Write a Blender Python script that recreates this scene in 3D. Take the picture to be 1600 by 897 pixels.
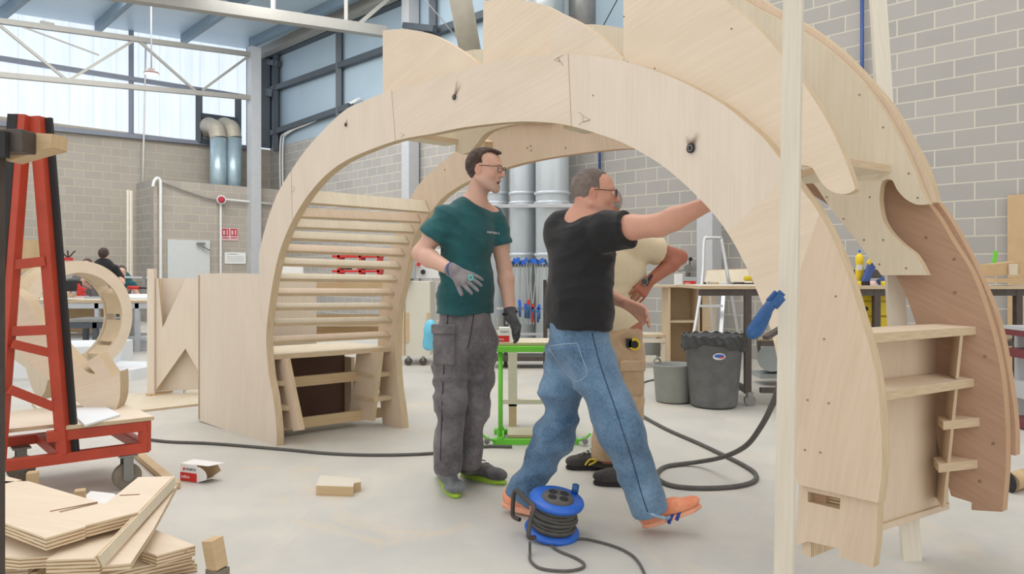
import bpy, bmesh, math, random
import numpy as np
from mathutils import Vector, Matrix, noise
random.seed(7)
for o in list(bpy.data.objects): bpy.data.objects.remove(o)
SC = bpy.context.scene
C = SC.collection
V = Vector
# ---------------------------------------------------------------- camera, light, exposure
F, HY, H = 1133.0, 425.0, 1.2          # focal length in pixels, horizon row, eye height (photo is 1600x897)
cam_d = bpy.data.cameras.new('camera'); cam = bpy.data.objects.new('camera', cam_d); C.objects.link(cam)
cam.location = (0, 0, H); cam.rotation_euler = (math.radians(90), 0, 0)
cam_d.sensor_width = 36; cam_d.lens = F / 1600 * 36; cam_d.shift_y = -(448.5 - HY) / 1600
cam_d.clip_end = 200
SC.camera = cam
SC.view_settings.view_transform = 'Standard'; SC.view_settings.look = 'None'
SC.view_settings.gamma = 1; SC.view_settings.use_curve_mapping = False
SC.view_settings.exposure = 0.12
W = bpy.data.worlds.new('world'); SC.world = W; W.use_nodes = True
W.node_tree.nodes['Background'].inputs[0].default_value = (1.0, 0.985, 0.955, 1)
W.node_tree.nodes['Background'].inputs[1].default_value = 1.02
def area(name, loc, target, sx, sy, energy, col):
    l = bpy.data.lights.new(name, 'AREA'); l.shape = 'RECTANGLE'; l.size = sx; l.size_y = sy
    l.energy = energy; l.color = col
    o = bpy.data.objects.new(name, l); C.objects.link(o); o.location = loc
    o.rotation_euler = (V(target) - V(loc)).to_track_quat('-Z', 'Y').to_euler()
    return o
area('overhead_fill', (-1.0, 6.0, 8.5), (0.5, 4.5, 0), 6, 6, 300, (1.0, 0.98, 0.95))  # daylight from the roof skylights above the arch
area('overhead_fill', (-7.5, 13.5, 6.6), (-8.0, 15.0, 0), 6, 4, 300, (1.0, 0.98, 0.95))  # fill lamp added under the closed roof to brighten the back-left wall
area('overhead_fill', (-3.5, 13.0, 6.6), (-3.0, 15.5, 1.5), 4, 3, 110, (1.0, 0.99, 0.97))  # second added fill lamp, lifts the dark far corner

# ---------------------------------------------------------------- measuring helpers
def P(px, py, Y): return V(((px - 800) / F * Y, Y, H - (py - HY) / F * Y))
def G(px, py, z=0.0):
    Y = (H - z) * F / (py - HY); return V(((px - 800) / F * Y, Y, z))
class VPlane:                              # a vertical plane through p (x, y) along d
    def __init__(s, p, d): s.p = V(p); s.d = V(d).normalized()
    def at(s, px, py):
        k = (px - 800) / F
        t = (k * s.p.y - s.p.x) / (s.d.x - k * s.d.y)
        Y = s.p.y + s.d.y * t
        return V((s.p.x + s.d.x * t, Y, H - (py - HY) / F * Y))
    def shift(s, v): return VPlane((s.p.x + v[0], s.p.y + v[1]), s.d)
def smooth(pts, n=6, closed=False):        # Catmull-Rom
    out = []; m = len(pts)
    rng = range(m if closed else m - 1)
    for i in rng:
        g = (lambda j: pts[j % m]) if closed else (lambda j: pts[max(0, min(m - 1, j))])
        p0, p1, p2, p3 = g(i - 1), g(i), g(i + 1), g(i + 2)
        for k in range(n):
            t = k / n
            out.append(tuple(0.5 * (2 * b + (c - a) * t + (2 * a - 5 * b + 4 * c - d) * t * t + (3 * b - a - 3 * c + d) * t ** 3)
                             for a, b, c, d in zip(p0, p1, p2, p3)))
    if not closed: out.append(tuple(pts[-1]))
    return out

# ---------------------------------------------------------------- object helpers
def link(name, me, parent=None, mats=()):
    for m in mats: me.materials.append(m)
    o = bpy.data.objects.new(name, me); C.objects.link(o)
    if parent: o.parent = parent; o.matrix_parent_inverse = parent.matrix_world.inverted() if False else Matrix.Identity(4)
    return o
def thing(name, label, cat, group=None, loc=(0, 0, 0)):
    o = bpy.data.objects.new(name, None); C.objects.link(o); o.location = loc
    o['label'] = label; o['category'] = cat
    if group: o['group'] = group
    o.empty_display_size = .1
    return o
def tag(o, label, cat, group=None, kind=None):
    o['label'] = label; o['category'] = cat
    if group: o['group'] = group
    if kind: o['kind'] = kind
    return o
def struct(o): o['kind'] = 'structure'; return o
def ploc(parent): return parent.location if parent else V((0, 0, 0))
def finish(name, bm, parent, mats, smooth_=False, recalc=True):
    if recalc: bmesh.ops.recalc_face_normals(bm, faces=bm.faces[:])
    off = V((0, 0, 0)); q = parent
    while q: off += V(q.location); q = q.parent
    if off.length > 0: bmesh.ops.translate(bm, verts=bm.verts[:], vec=-off)
    me = bpy.data.meshes.new(name); bm.to_mesh(me); bm.free()
    if smooth_:
        for p in me.polygons: p.use_smooth = True
    o = link(name, me, parent, mats if isinstance(mats, (list, tuple)) else [mats])
    if not parent:                          # origin at the thing's base
        vs = [v.co for v in me.vertices]
        if vs:
            c = V((sum(v.x for v in vs) / len(vs), sum(v.y for v in vs) / len(vs), min(v.z for v in vs)))
            me.transform(Matrix.Translation(-c)); o.location = c
    return o
def base(o_loc): return V(o_loc)
def add_prism(bm, pts, ext, mi=(0, 1), uoff=0.0):
    uv = bm.loops.layers.uv.verify()
    pts = [V(p) for p in pts]; ext = V(ext)
    n = V((0, 0, 0))
    for i in range(len(pts)): n += pts[i].cross(pts[(i + 1) % len(pts)])
    n = n.normalized() if n.length > 1e-9 else ext.normalized()
    if abs(n.z) > .75: ua, va = V((1, 0, 0)), V((0, 1, 0))
    else:
        ua = V((0, 0, 1)).cross(n).normalized(); va = n.cross(ua).normalized()
        if va.z < 0: va = -va
    a = [bm.verts.new(p) for p in pts]; b = [bm.verts.new(p + ext) for p in pts]
    th = ext.length
    for vs in (a, b[::-1]):
        f = bm.faces.new(vs); f.material_index = mi[0]
        for l in f.loops: l[uv].uv = (l.vert.co.dot(ua) + uoff, l.vert.co.dot(va) + uoff)
    s = 0
    for i in range(len(a)):
        j = (i + 1) % len(a); f = bm.faces.new((a[i], a[j], b[j], b[i])); f.material_index = mi[1]
        L = (pts[j] - pts[i]).length
        for l, q in zip(f.loops, ((s, 0), (s + L, 0), (s + L, th), (s, th))): l[uv].uv = q
        s += L
def prism(name, pts, ext, parent, mats, uoff=0.0):
    bm = bmesh.new(); add_prism(bm, pts, ext, (0, 1 if len(mats) > 1 else 0), uoff)
    return finish(name, bm, parent, mats)
def add_box(bm, c, sx, sy, sz, rz=0.0, mi=(0, 0), tilt=None):
    c = V(c); R = Matrix.Rotation(rz, 3, 'Z')
    if tilt: R = R @ tilt
    pts = [c + R @ V((x * sx / 2, y * sy / 2, -sz / 2)) for x, y in ((-1, -1), (1, -1), (1, 1), (-1, 1))]
    add_prism(bm, pts, R @ V((0, 0, sz)), mi)
def box(name, c, sx, sy, sz, parent, mats, rz=0.0, bev=0.0, tilt=None):
    bm = bmesh.new(); mats = mats if isinstance(mats, (list, tuple)) else [mats]
    add_box(bm, c, sx, sy, sz, rz, (0, 1 if len(mats) > 1 else 0), tilt)
    if bev: bmesh.ops.bevel(bm, geom=bm.edges[:], offset=bev, segments=2, affect='EDGES', profile=.6)
    return finish(name, bm, parent, mats)
def add_beam(bm, a, b, w, h, mi=(0, 0), up=(0, 0, 1)):   # rectangular bar from a to b, w across, h along up
    a, b = V(a), V(b); d = (b - a).normalized(); up = V(up)
    if abs(d.dot(up)) > .98: up = V((0, 1, 0))
    s = d.cross(up).normalized(); u = s.cross(d).normalized()
    pts = [a + s * x * w / 2 + u * y * h / 2 for x, y in ((-1, -1), (1, -1), (1, 1), (-1, 1))]
    add_prism(bm, pts, b - a, (mi[1], mi[0]))
def beam(name, a, b, w, h, parent, mats, up=(0, 0, 1), bev=0):
    bm = bmesh.new(); mats = mats if isinstance(mats, (list, tuple)) else [mats]
    add_beam(bm, a, b, w, h, (0, 1 if len(mats) > 1 else 0), up)
    if bev: bmesh.ops.bevel(bm, geom=bm.edges[:], offset=bev, segments=2, affect='EDGES', profile=.6)
    return finish(name, bm, parent, mats)
def add_cyl(bm, a, b, r1, r2=None, seg=20, cap=True, mi=0):
    a, b = V(a), V(b); r2 = r1 if r2 is None else r2; d = (b - a).normalized()
    s = d.orthogonal().normalized(); t = d.cross(s)
    ra = [bm.verts.new(a + (s * math.cos(2 * math.pi * i / seg) + t * math.sin(2 * math.pi * i / seg)) * r1) for i in range(seg)]
    rb = [bm.verts.new(b + (s * math.cos(2 * math.pi * i / seg) + t * math.sin(2 * math.pi * i / seg)) * r2) for i in range(seg)]
    for i in range(seg):
        f = bm.faces.new((ra[i], ra[(i + 1) % seg], rb[(i + 1) % seg], rb[i])); f.smooth = True; f.material_index = mi
    if cap:
        f = bm.faces.new(ra[::-1]); f.material_index = mi; f = bm.faces.new(rb); f.material_index = mi
def cyl(name, a, b, r1, parent, mat, r2=None, seg=20, cap=True):
    bm = bmesh.new(); add_cyl(bm, a, b, r1, r2, seg, cap); return finish(name, bm, parent, mat)
def add_lathe(bm, c, prof, seg=32, M=None, mi=0):        # prof: list of (r, z)
    c = V(c); M = M or Matrix.Identity(3); rings = []
    for r, z in prof:
        if r < 1e-6: rings.append([bm.verts.new(c + M @ V((0, 0, z)))])
        else: rings.append([bm.verts.new(c + M @ V((r * math.cos(2 * math.pi * i / seg), r * math.sin(2 * math.pi * i / seg), z))) for i in range(seg)])
    for A, B in zip(rings, rings[1:]):
        for i in range(seg):
            j = (i + 1) % seg
            if len(A) == 1 and len(B) == 1: continue
            if len(A) == 1: f = bm.faces.new((A[0], B[j], B[i]))
            elif len(B) == 1: f = bm.faces.new((A[i], A[j], B[0]))
            else: f = bm.faces.new((A[i], A[j], B[j], B[i]))
            f.smooth = True; f.material_index = mi
def lathe(name, c, prof, parent, mat, seg=32, M=None):
    bm = bmesh.new(); add_lathe(bm, c, prof, seg, M); return finish(name, bm, parent, mat)
def add_tube(bm, pts, r, seg=8, closed=False, n=5, sm=True, mi=0):
    pts = [tuple(p) for p in pts]
    if sm: pts = smooth(pts, n, closed)
    pts = [V(p) for p in pts]; m = len(pts)
    rr = r if callable(r) else (lambda t: r)
    rings = []; prev = None
    for i, p in enumerate(pts):
        a = pts[i - 1] if (i > 0 or closed) else p; b = pts[(i + 1) % m] if (i < m - 1 or closed) else p
        d = (b - a); d = d.normalized() if d.length > 1e-9 else V((0, 0, 1))
        if prev is None: s = d.orthogonal().normalized()
        else:
            s = prev - d * prev.dot(d); s = s.normalized() if s.length > 1e-6 else d.orthogonal().normalized()
        prev = s; t = d.cross(s); R = rr(i / max(1, m - 1))
        rings.append([bm.verts.new(p + (s * math.cos(2 * math.pi * k / seg) + t * math.sin(2 * math.pi * k / seg)) * R) for k in range(seg)])
    for i in range(m if closed else m - 1):
        A, B = rings[i], rings[(i + 1) % m]
        for k in range(seg):
            f = bm.faces.new((A[k], A[(k + 1) % seg], B[(k + 1) % seg], B[k])); f.smooth = True; f.material_index = mi
    if not closed:
        bm.faces.new(rings[0][::-1]).material_index = mi; bm.faces.new(rings[-1]).material_index = mi
def tube(name, pts, r, parent, mat, seg=8, closed=False, n=5, sm=True):
    bm = bmesh.new(); add_tube(bm, pts, r, seg, closed, n, sm); return finish(name, bm, parent, mat)
def text(name, s, origin, right, up, size, parent, mat, depth=.0006, xs=1.0):
    cu = bpy.data.curves.new(name, 'FONT'); cu.body = s; cu.size = size; cu.extrude = depth
    tmp = bpy.data.objects.new(name, cu); C.objects.link(tmp)
    me = bpy.data.meshes.new_from_object(tmp.evaluated_get(bpy.context.evaluated_depsgraph_get()))
    bpy.data.objects.remove(tmp)
    r = V(right).normalized(); u = V(up); u = (u - r * u.dot(r)).normalized(); n = r.cross(u)
    M = Matrix((r * xs, u, n)).transposed().to_4x4(); M.translation = V(origin)
    me.transform(M)
    bm = bmesh.new(); bm.from_mesh(me)
    for f in bm.faces: f.material_index = 0
    return finish(name, bm, parent, [mat], recalc=False)

# ---------------------------------------------------------------- materials
MATS = {}
def srgb(r, g, b):
    f = lambda c: (c / 255) / 12.92 if c / 255 <= .04045 else ((c / 255 + .055) / 1.055) ** 2.4
    return (f(r), f(g), f(b), 1)
def newmat(name):
    m = bpy.data.materials.new(name); m.use_nodes = True; MATS[name] = m
    return m, m.node_tree.nodes, m.node_tree.links, m.node_tree.nodes['Principled BSDF']
def coords(nt, kind='Object', scale=(1, 1, 1), rot=(0, 0, 0)):
    tc = nt.nodes.new('ShaderNodeTexCoord'); mp = nt.nodes.new('ShaderNodeMapping')
    mp.inputs['Scale'].default_value = scale; mp.inputs['Rotation'].default_value = rot
    nt.links.new(tc.outputs[kind], mp.inputs[0]); return mp.outputs[0]
def noisen(nt, vec, scale, detail=4, rough=.55, dist=0.0):
    n = nt.nodes.new('ShaderNodeTexNoise'); n.inputs['Scale'].default_value = scale; n.inputs['Detail'].default_value = detail
    n.inputs['Roughness'].default_value = rough; n.inputs['Distortion'].default_value = dist
    nt.links.new(vec, n.inputs['Vector']); return n.outputs['Fac']
def ramp(nt, fac, stops):
    r = nt.nodes.new('ShaderNodeValToRGB'); e = r.color_ramp.elements
    while len(e) < len(stops): e.new(.5)
    for el, (p, c) in zip(e, stops): el.position = p; el.color = c
    nt.links.new(fac, r.inputs[0]); return r.outputs[0]
def mixc(nt, fac, a, b, mode='MIX'):
    m = nt.nodes.new('ShaderNodeMix'); m.data_type = 'RGBA'; m.blend_type = mode
    for i, v in ((0, fac), (6, a), (7, b)):
        if hasattr(v, 'links'): nt.links.new(v, m.inputs[i])
        else: m.inputs[i].default_value = v
    return m.outputs[2]
def math_(nt, op, a, b=0.0, c=0.0):
    m = nt.nodes.new('ShaderNodeMath'); m.operation = op
    for i, v in ((0, a), (1, b), (2, c)):
        if hasattr(v, 'links'): nt.links.new(v, m.inputs[i])
        else: m.inputs[i].default_value = v
    return m.outputs[0]
def bump(nt, h, s, bs, dist=.01):
    b = nt.nodes.new('ShaderNodeBump'); b.inputs['Strength'].default_value = s; b.inputs['Distance'].default_value = dist
    nt.links.new(h, b.inputs['Height']); nt.links.new(b.outputs[0], bs.inputs['Normal'])
def plain(name, col, rough=.6, metal=0.0, var=.06, scale=8, bmp=0.0):
    m, N, L, b = newmat(name); nt = m.node_tree
    v = coords(nt); f = noisen(nt, v, scale, 5)
    lo = tuple(c * (1 - var) for c in col[:3]) + (1,); hi = tuple(min(1, c * (1 + var)) for c in col[:3]) + (1,)
    L.new(ramp(nt, f, [(.3, lo), (.7, hi)]), b.inputs['Base Color'])
    b.inputs['Roughness'].default_value = rough; b.inputs['Metallic'].default_value = metal
    if bmp: bump(nt, noisen(nt, v, scale * 4, 6), bmp, b)
    return m
def wood(name, c1, c2, rot=0.0, figure=.5, knots=0.0, rough=.62):
    def ds(c):
        l = .3 * c[0] + .59 * c[1] + .11 * c[2]; return tuple(x + (l * 1.05 - x) * .13 for x in c[:3]) + (1,)
    c1, c2 = ds(c1), ds(c2)
    m, N, L, b = newmat(name); nt = m.node_tree
    v = coords(nt, 'UV', (1, 1, 1), (0, 0, rot))
    mp = nt.nodes.new('ShaderNodeMapping'); mp.inputs['Scale'].default_value = (1.2, 26, 1); L.new(v, mp.inputs[0])
    fine = noisen(nt, mp.outputs[0], 3.0, 6, .65, .15)
    mp2 = nt.nodes.new('ShaderNodeMapping'); mp2.inputs['Scale'].default_value = (.8, 3.2, 1); L.new(v, mp2.inputs[0])
    big = noisen(nt, mp2.outputs[0], 2.2, 3, .5, 1.2)
    wv = nt.nodes.new('ShaderNodeTexWave'); wv.bands_direction = 'Y'; wv.inputs['Scale'].default_value = 3.5
    wv.inputs['Distortion'].default_value = 7; wv.inputs['Detail'].default_value = 3; wv.inputs['Detail Scale'].default_value = .7
    L.new(mp2.outputs[0], wv.inputs[0])
    k = math_(nt, 'ADD', math_(nt, 'MULTIPLY', fine, .5), math_(nt, 'ADD', math_(nt, 'MULTIPLY', big, .42), math_(nt, 'MULTIPLY', wv.outputs['Fac'], .06 * figure)))
    col = ramp(nt, k, [(.28, c1), (.70, c2)])
    if knots:
        vo = nt.nodes.new('ShaderNodeTexVoronoi'); vo.inputs['Scale'].default_value = 3.1
        mp3 = nt.nodes.new('ShaderNodeMapping'); mp3.inputs['Scale'].default_value = (1, 2.0, 1); L.new(v, mp3.inputs[0]); L.new(mp3.outputs[0], vo.inputs[0])
        kf = ramp(nt, vo.outputs['Distance'], [(.0, (1, 1, 1, 1)), (.035 * knots, (0, 0, 0, 1))])
        col = mixc(nt, kf, col, srgb(150, 112, 78))
    L.new(col, b.inputs['Base Color']); b.inputs['Roughness'].default_value = rough
    bump(nt, fine, .12, b, .002)
    return m
def plyedge(name, c1, c2, period=.0036):
    m, N, L, b = newmat(name); nt = m.node_tree
    tc = nt.nodes.new('ShaderNodeTexCoord'); sp = nt.nodes.new('ShaderNodeSeparateXYZ'); L.new(tc.outputs['UV'], sp.inputs[0])
    s = math_(nt, 'SINE', math_(nt, 'MULTIPLY', sp.outputs[1], 2 * math.pi / period))
    f = noisen(nt, coords(nt, 'UV', (3, 60, 1)), 3, 4)
    k = math_(nt, 'ADD', math_(nt, 'MULTIPLY', s, .28), f)
    L.new(ramp(nt, k, [(.25, c1), (.6, c2)]), b.inputs['Base Color']); b.inputs['Roughness'].default_value = .7
    return m
ply = wood('pale_plywood', srgb(218, 202, 182), srgb(231, 217, 199), math.radians(90), .5)
ply_h = wood('pale_plywood_cross_grain', srgb(216, 199, 176), srgb(232, 216, 196), math.radians(14), .7)
ply_w = wood('warm_plywood', srgb(208, 184, 156), srgb(226, 203, 177), math.radians(80), .7)
ply_l = wood('light_warm_plywood', srgb(218, 198, 172), srgb(234, 215, 191), math.radians(18), .5)
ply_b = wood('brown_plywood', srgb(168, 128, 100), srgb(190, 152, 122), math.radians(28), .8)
ply_c = wood('cream_plywood', srgb(206, 193, 166), srgb(226, 214, 190), math.radians(90), .3)
pedge = plyedge('plywood_edge', srgb(172, 146, 114), srgb(214, 194, 163))
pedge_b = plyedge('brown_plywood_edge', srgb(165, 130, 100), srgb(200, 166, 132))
pedge_s = plyedge('striped_plywood_edge', srgb(158, 124, 90), srgb(222, 204, 174), .012)
pine = wood('pine', srgb(208, 190, 158), srgb(229, 217, 193), 0, .6, 1.0)
pine_v = wood('pine_upright', srgb(208, 198, 178), srgb(226, 218, 202), 0, .5, 1.0)
pine_y = wood('yellow_pine', srgb(190, 158, 112), srgb(215, 187, 143), 0, .6, .8)
dark_in = plain('dark_brown_plywood', srgb(88, 60, 46), .6)  # even dark brown for the back panel of the left leg
white = plain('white_paint', srgb(226, 227, 226), .45, var=.03)
white_steel = plain('white_coated_steel', srgb(190, 192, 196), .4, var=.03)
grey_steel = plain('grey_steel', srgb(140, 140, 138), .4, .6, .12)
galv = plain('galvanised_steel', srgb(176, 184, 186), .32, .55, .08, 3)
dsteel = plain('dark_steel', srgb(84, 76, 72), .5, .4, .15, 20)
lframe = plain('hazed_window_frame', srgb(128, 134, 148), .5)  # anthracite lightened and blued: distance haze put into the frame colour
anth = plain('anthracite_frame', srgb(72, 80, 88), .5)
black = plain('black_rubber', srgb(38, 38, 40), .7)
hose = plain('dusty_black_hose', srgb(92, 90, 87), .75, var=.15, scale=30)
redp = plain('red_orange_paint', srgb(178, 66, 44), .45, var=.14, scale=6)
redl = plain('bright_red_print', srgb(206, 44, 40), .5)
greenp = plain('lime_green_paint', srgb(112, 206, 62), .4, var=.05)
bluep = plain('blue_plastic', srgb(44, 104, 204), .4, var=.08)
blued = plain('worn_dark_blue_plastic', srgb(36, 84, 138), .45, var=.2, scale=40)
yellow = plain('yellow_plastic', srgb(226, 196, 40), .5)
orange = plain('orange_plastic', srgb(236, 158, 36), .5)
card = plain('cardboard', srgb(196, 168, 130), .8)
paper = plain('white_paper', srgb(232, 232, 230), .8, var=.02)
foam = plain('white_foam', srgb(226, 230, 234), .9, var=.02)
ink = plain('dark_ink', srgb(60, 56, 70), .8)
holeb = plain('dark_hole', srgb(24, 18, 14), .9)
whitel = plain('white_lettering', srgb(240, 236, 234), .7, var=.01)
purple = plain('maroon_paint', srgb(120, 60, 66), .5)
cyan = plain('light_blue_plastic', srgb(110, 196, 226), .4)
panelw = plain('cream_panel', srgb(212, 208, 194), .6, var=.02)

# ================================================================ THE HALL
def block_mat(name, c1, c2, mortar):
    m, N, L, b = newmat(name); nt = m.node_tree
    v = coords(nt, 'UV'); br = nt.nodes.new('ShaderNodeTexBrick')
    br.inputs['Scale'].default_value = 1; br.inputs['Brick Width'].default_value = .4; br.inputs['Row Height'].default_value = .2
    br.inputs['Mortar Size'].default_value = .0085; br.inputs['Mortar Smooth'].default_value = .2; br.inputs['Bias'].default_value = 0
    br.inputs['Color1'].default_value = c1; br.inputs['Color2'].default_value = c2; br.inputs['Mortar'].default_value = mortar
    L.new(v, br.inputs['Vector'])
    f = noisen(nt, v, 2.3, 5, .6); g = noisen(nt, v, 60, 3, .7)
    c = mixc(nt, math_(nt, 'MULTIPLY', f, .5), br.outputs['Color'], mixc(nt, .5, br.outputs['Color'], srgb(196, 190, 182)))
    c = mixc(nt, math_(nt, 'MULTIPLY', g, .18), c, (.25, .24, .22, 1))
    L.new(c, b.inputs['Base Color']); b.inputs['Roughness'].default_value = .9
    bump(nt, math_(nt, 'ADD', math_(nt, 'MULTIPLY', br.outputs['Fac'], -.6), math_(nt, 'MULTIPLY', g, .25)), .35, b, .01)
    return m
blockR = block_mat('grey_concrete_block', srgb(160, 159, 156), srgb(172, 168, 165), srgb(206, 202, 186))
blockL = block_mat('tan_concrete_block', srgb(166, 158, 148), srgb(176, 167, 157), srgb(194, 186, 162))
def floor_mat():
    m, N, L, b = newmat('dusty_concrete'); nt = m.node_tree
    v = coords(nt)
    a = noisen(nt, v, .55, 6, .6, .6); c = noisen(nt, v, 3.2, 7, .65, .3); d = noisen(nt, v, 90, 2, .6)
    col = ramp(nt, a, [(.3, srgb(189, 188, 184)), (.7, srgb(204, 201, 193))])
    col = mixc(nt, math_(nt, 'MULTIPLY', ramp(nt, c, [(.42, (0, 0, 0, 1)), (.72, (1, 1, 1, 1))]), .35), col, srgb(226, 218, 202))
    st = noisen(nt, coords(nt, 'Object', (1, 1, 1), (0, 0, .8)), 1.6, 5, .7, 1.0)
    col = mixc(nt, math_(nt, 'MULTIPLY', ramp(nt, st, [(.56, (0, 0, 0, 1)), (.68, (1, 1, 1, 1))]), .4), col, srgb(224, 202, 170))
    col = mixc(nt, math_(nt, 'MULTIPLY', ramp(nt, noisen(nt, coords(nt, 'Object', (6, .6, 1), (0, 0, .5)), 1.4, 7, .7), [(.55, (0, 0, 0, 1)), (.75, (1, 1, 1, 1))]), .3), col, srgb(178, 178, 178))
    col = mixc(nt, math_(nt, 'MULTIPLY', d, .08), col, (.3, .3, .3, 1))
    L.new(col, b.inputs['Base Color'])
    L.new(ramp(nt, c, [(.3, (.42, .42, .42, 1)), (.7, (.6, .6, .6, 1))]), b.inputs['Roughness'])
    bump(nt, c, .05, b, .01)
    return m
floorm = floor_mat()
LWp = VPlane((-9.58, 17.57), (.7124, .7018)); RWp = VPlane((5.0, 8.2), (.6965, -.7175))
def corner():
    a, b, p, q = LWp.p, LWp.d, RWp.p, RWp.d
    M = Matrix(((b.x, -q.x), (b.y, -q.y))); r = M.inverted() @ V((p.x - a.x, p.y - a.y))
    return V((a.x + b.x * r[0], a.y + b.y * r[0]))
CN = corner()
Ld, Rd = V((LWp.d.x, LWp.d.y, 0)), V((RWp.d.x, RWp.d.y, 0))       # along the left wall (away), along the right wall (towards us)
c3 = V((CN.x, CN.y, 0))
outL, outR = V((-Rd.x, -Rd.y, 0)), V((Ld.x, Ld.y, 0))
ZR = 7.35
def slab(name, a, b, z0, z1, out, th, mats):
    o = prism(name, [a + V((0, 0, z0)), b + V((0, 0, z0)), b + V((0, 0, z1)), a + V((0, 0, z1))], out * th, None, mats)
    return struct(o)
floor = prism('floor', [V((-22, -3, 0)), V((12, -3, 0)), V((12, 26, 0)), V((-22, 26, 0))], (0, 0, -.2), None, [floorm])
struct(floor)
ZS = 4.62
slab('wall_left', c3 - Ld * 15, c3 + Ld * .0, 0, ZS, outL, .2, [blockL])
# right wall: grey block; the far bay is low block with insulated panels above, the near bays are block to the roof
def Rs(px): return (RWp.at(px, 300) - RWp.at(px, 300).z * V((0, 0, 1)))
rA = V((*Rs(648).xy, 0)); rEnd = V((*RWp.p, 0)) + Rd * 9.5
rB = V((*Rs(1200).xy, 0))
slab('wall_right', c3, rEnd, 0, 4.65, outR, .2, [blockR])
slab('wall_right_upper', rB, rEnd, 4.65, ZR, outR, .2, [blockR])
# translucent cladding above the left wall
def glow_mat():
    m, N, L, b = newmat('translucent_polycarbonate'); nt = m.node_tree
    v = coords(nt, 'UV'); wv = nt.nodes.new('ShaderNodeTexWave'); wv.bands_direction = 'X'; wv.inputs['Scale'].default_value = .31 * 12
    L.new(v, wv.inputs[0]); f = noisen(nt, coords(nt, 'UV', (3, .2, 1)), 2, 3)
    br = nt.nodes.new('ShaderNodeTexBrick'); br.offset = 0; br.inputs['Scale'].default_value = 1; br.inputs['Brick Width'].default_value = .5; br.inputs['Row Height'].default_value = 90
    br.inputs['Mortar Size'].default_value = .012; br.inputs['Mortar Smooth'].default_value = 1
    br.inputs['Color1'].default_value = (1, 1, 1, 1); br.inputs['Color2'].default_value = (1, 1, 1, 1); br.inputs['Mortar'].default_value = (.62, .70, .80, 1)
    L.new(v, br.inputs['Vector'])
    col = mixc(nt, 1.0, ramp(nt, f, [(.3, srgb(216, 230, 246)), (.7, srgb(232, 241, 252))]), br.outputs['Color'], 'MULTIPLY')
    L.new(col, b.inputs['Emission Color']); b.inputs['Emission Strength'].default_value = 1.0
    b.inputs['Base Color'].default_value = (.1, .1, .1, 1); b.inputs['Roughness'].default_value = .5
    return m
polyc = glow_mat()
win = thing('window_1', 'tall band of translucent cladding above the left block wall', 'window', loc=(c3.x, c3.y, ZS)); win['kind'] = 'structure'
prism('pane', [c3 - Ld * 15 + V((0, 0, ZS)), c3 + V((0, 0, ZS)), c3 + V((0, 0, ZR)), c3 - Ld * 15 + V((0, 0, ZR))], outL * .06, win, [polyc])
def LP(px, py, off=.0):
    q = VPlane((LWp.p.x - outL.x * off, LWp.p.y - outL.y * off), LWp.d); return q.at(px, py)
def RP_(px, py, off=.0):
    q = VPlane((RWp.p.x - outR.x * off, RWp.p.y - outR.y * off), RWp.d); return q.at(px, py)
beam('sill', LP(-160, 178, .06), LP(400, 232, .06), .16, .10, win, lframe)
for px, y0, y1 in ((205, 46, 212), (388, 70, 232)):
    beam('mullion', LP(px, y0, .07), LP(px, y1, .07), .09, .08, win, lframe)
beam('transom', LP(-160, 66, .09), LP(400, 154, .09), .08, .11, win, lframe)
# louvre frame with the two bent ducts in the wall
lf = thing('louvre_panel', 'grey framed vent panel set in the translucent cladding above two ducts', 'vent', loc=LP(340, 222, .1))
for a, b in (((311, 140), (311, 222)), ((372, 152), (372, 232))): beam('frame', LP(*a, .12), LP(*b, .12), .14, .1, lf, anth)
for a, b in (((311, 180), (372, 188)), ((311, 220), (372, 230))): beam('frame', LP(*a, .12), LP(*b, .12), .1, .12, lf, anth)
prism('panel', [LP(311, 182, .1), LP(372, 190, .1), LP(372, 230, .1), LP(311, 222, .1)], outL * .04, lf, [galv])
ductm = plain('spiral_duct_steel', srgb(168, 190, 200), .3, .35, .1, 5)
ductg = plain('beige_duct_elbow', srgb(176, 170, 156), .5, 0.1)
for i, (px, pe) in enumerate(((341, 326), (365, 350))):
    bs = LP(px, 292, .75)
    t = thing('ventilation_duct', ('left' if i == 0 else 'right') + ' of the two bent steel ducts standing behind the low block room', 'duct', 'bent ducts behind the low room', (bs.x, bs.y, 2.9))
    top = LP(px, 216, .75); e1 = LP(px - 4, 200, .7); e2 = LP(pe, 196, .3); w = LP(pe - 2, 204, .06)
    cyl('pipe', (bs.x, bs.y, 2.9), top, .2, t, ductm, seg=28)
    tube('elbow', [top, (top + e1) / 2 + V((0, 0, .05)), e1, (e1 + e2) / 2, e2, w], .205, t, ductg, seg=24)
# insulated panel wall above the far right bay
panelb = plain('pale_blue_insulated_panel', srgb(166, 186, 200), .45, var=.04, scale=1)
slab('wall_right_cladding', c3, rB, 4.65, ZR, outR, .1, [panelb])
fr = thing('trim_1', 'dark steel frame carrying the pale blue insulated panels', 'frame', loc=(c3.x, c3.y, 0)); fr['kind'] = 'structure'
def rb(a, b, w=.14, off=.1): beam('rail', RP_(*a, off), RP_(*b, off), w, w, fr, anth)
rb((426, 208), (548, 166)); rb((426, 140), (760, 22)); rb((426, 84), (640, -8), .2)
rb((432, 80), (432, 236)); rb((530, 30), (530, 182)); rb((676, -30), (676, 60)); rb((680, 45), (632, 40), .12, .3)
rb((416, 88), (416, 232), .3); rb((420, 97), (436, 100)); rb((404, 142), (430, 146), .2)
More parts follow.
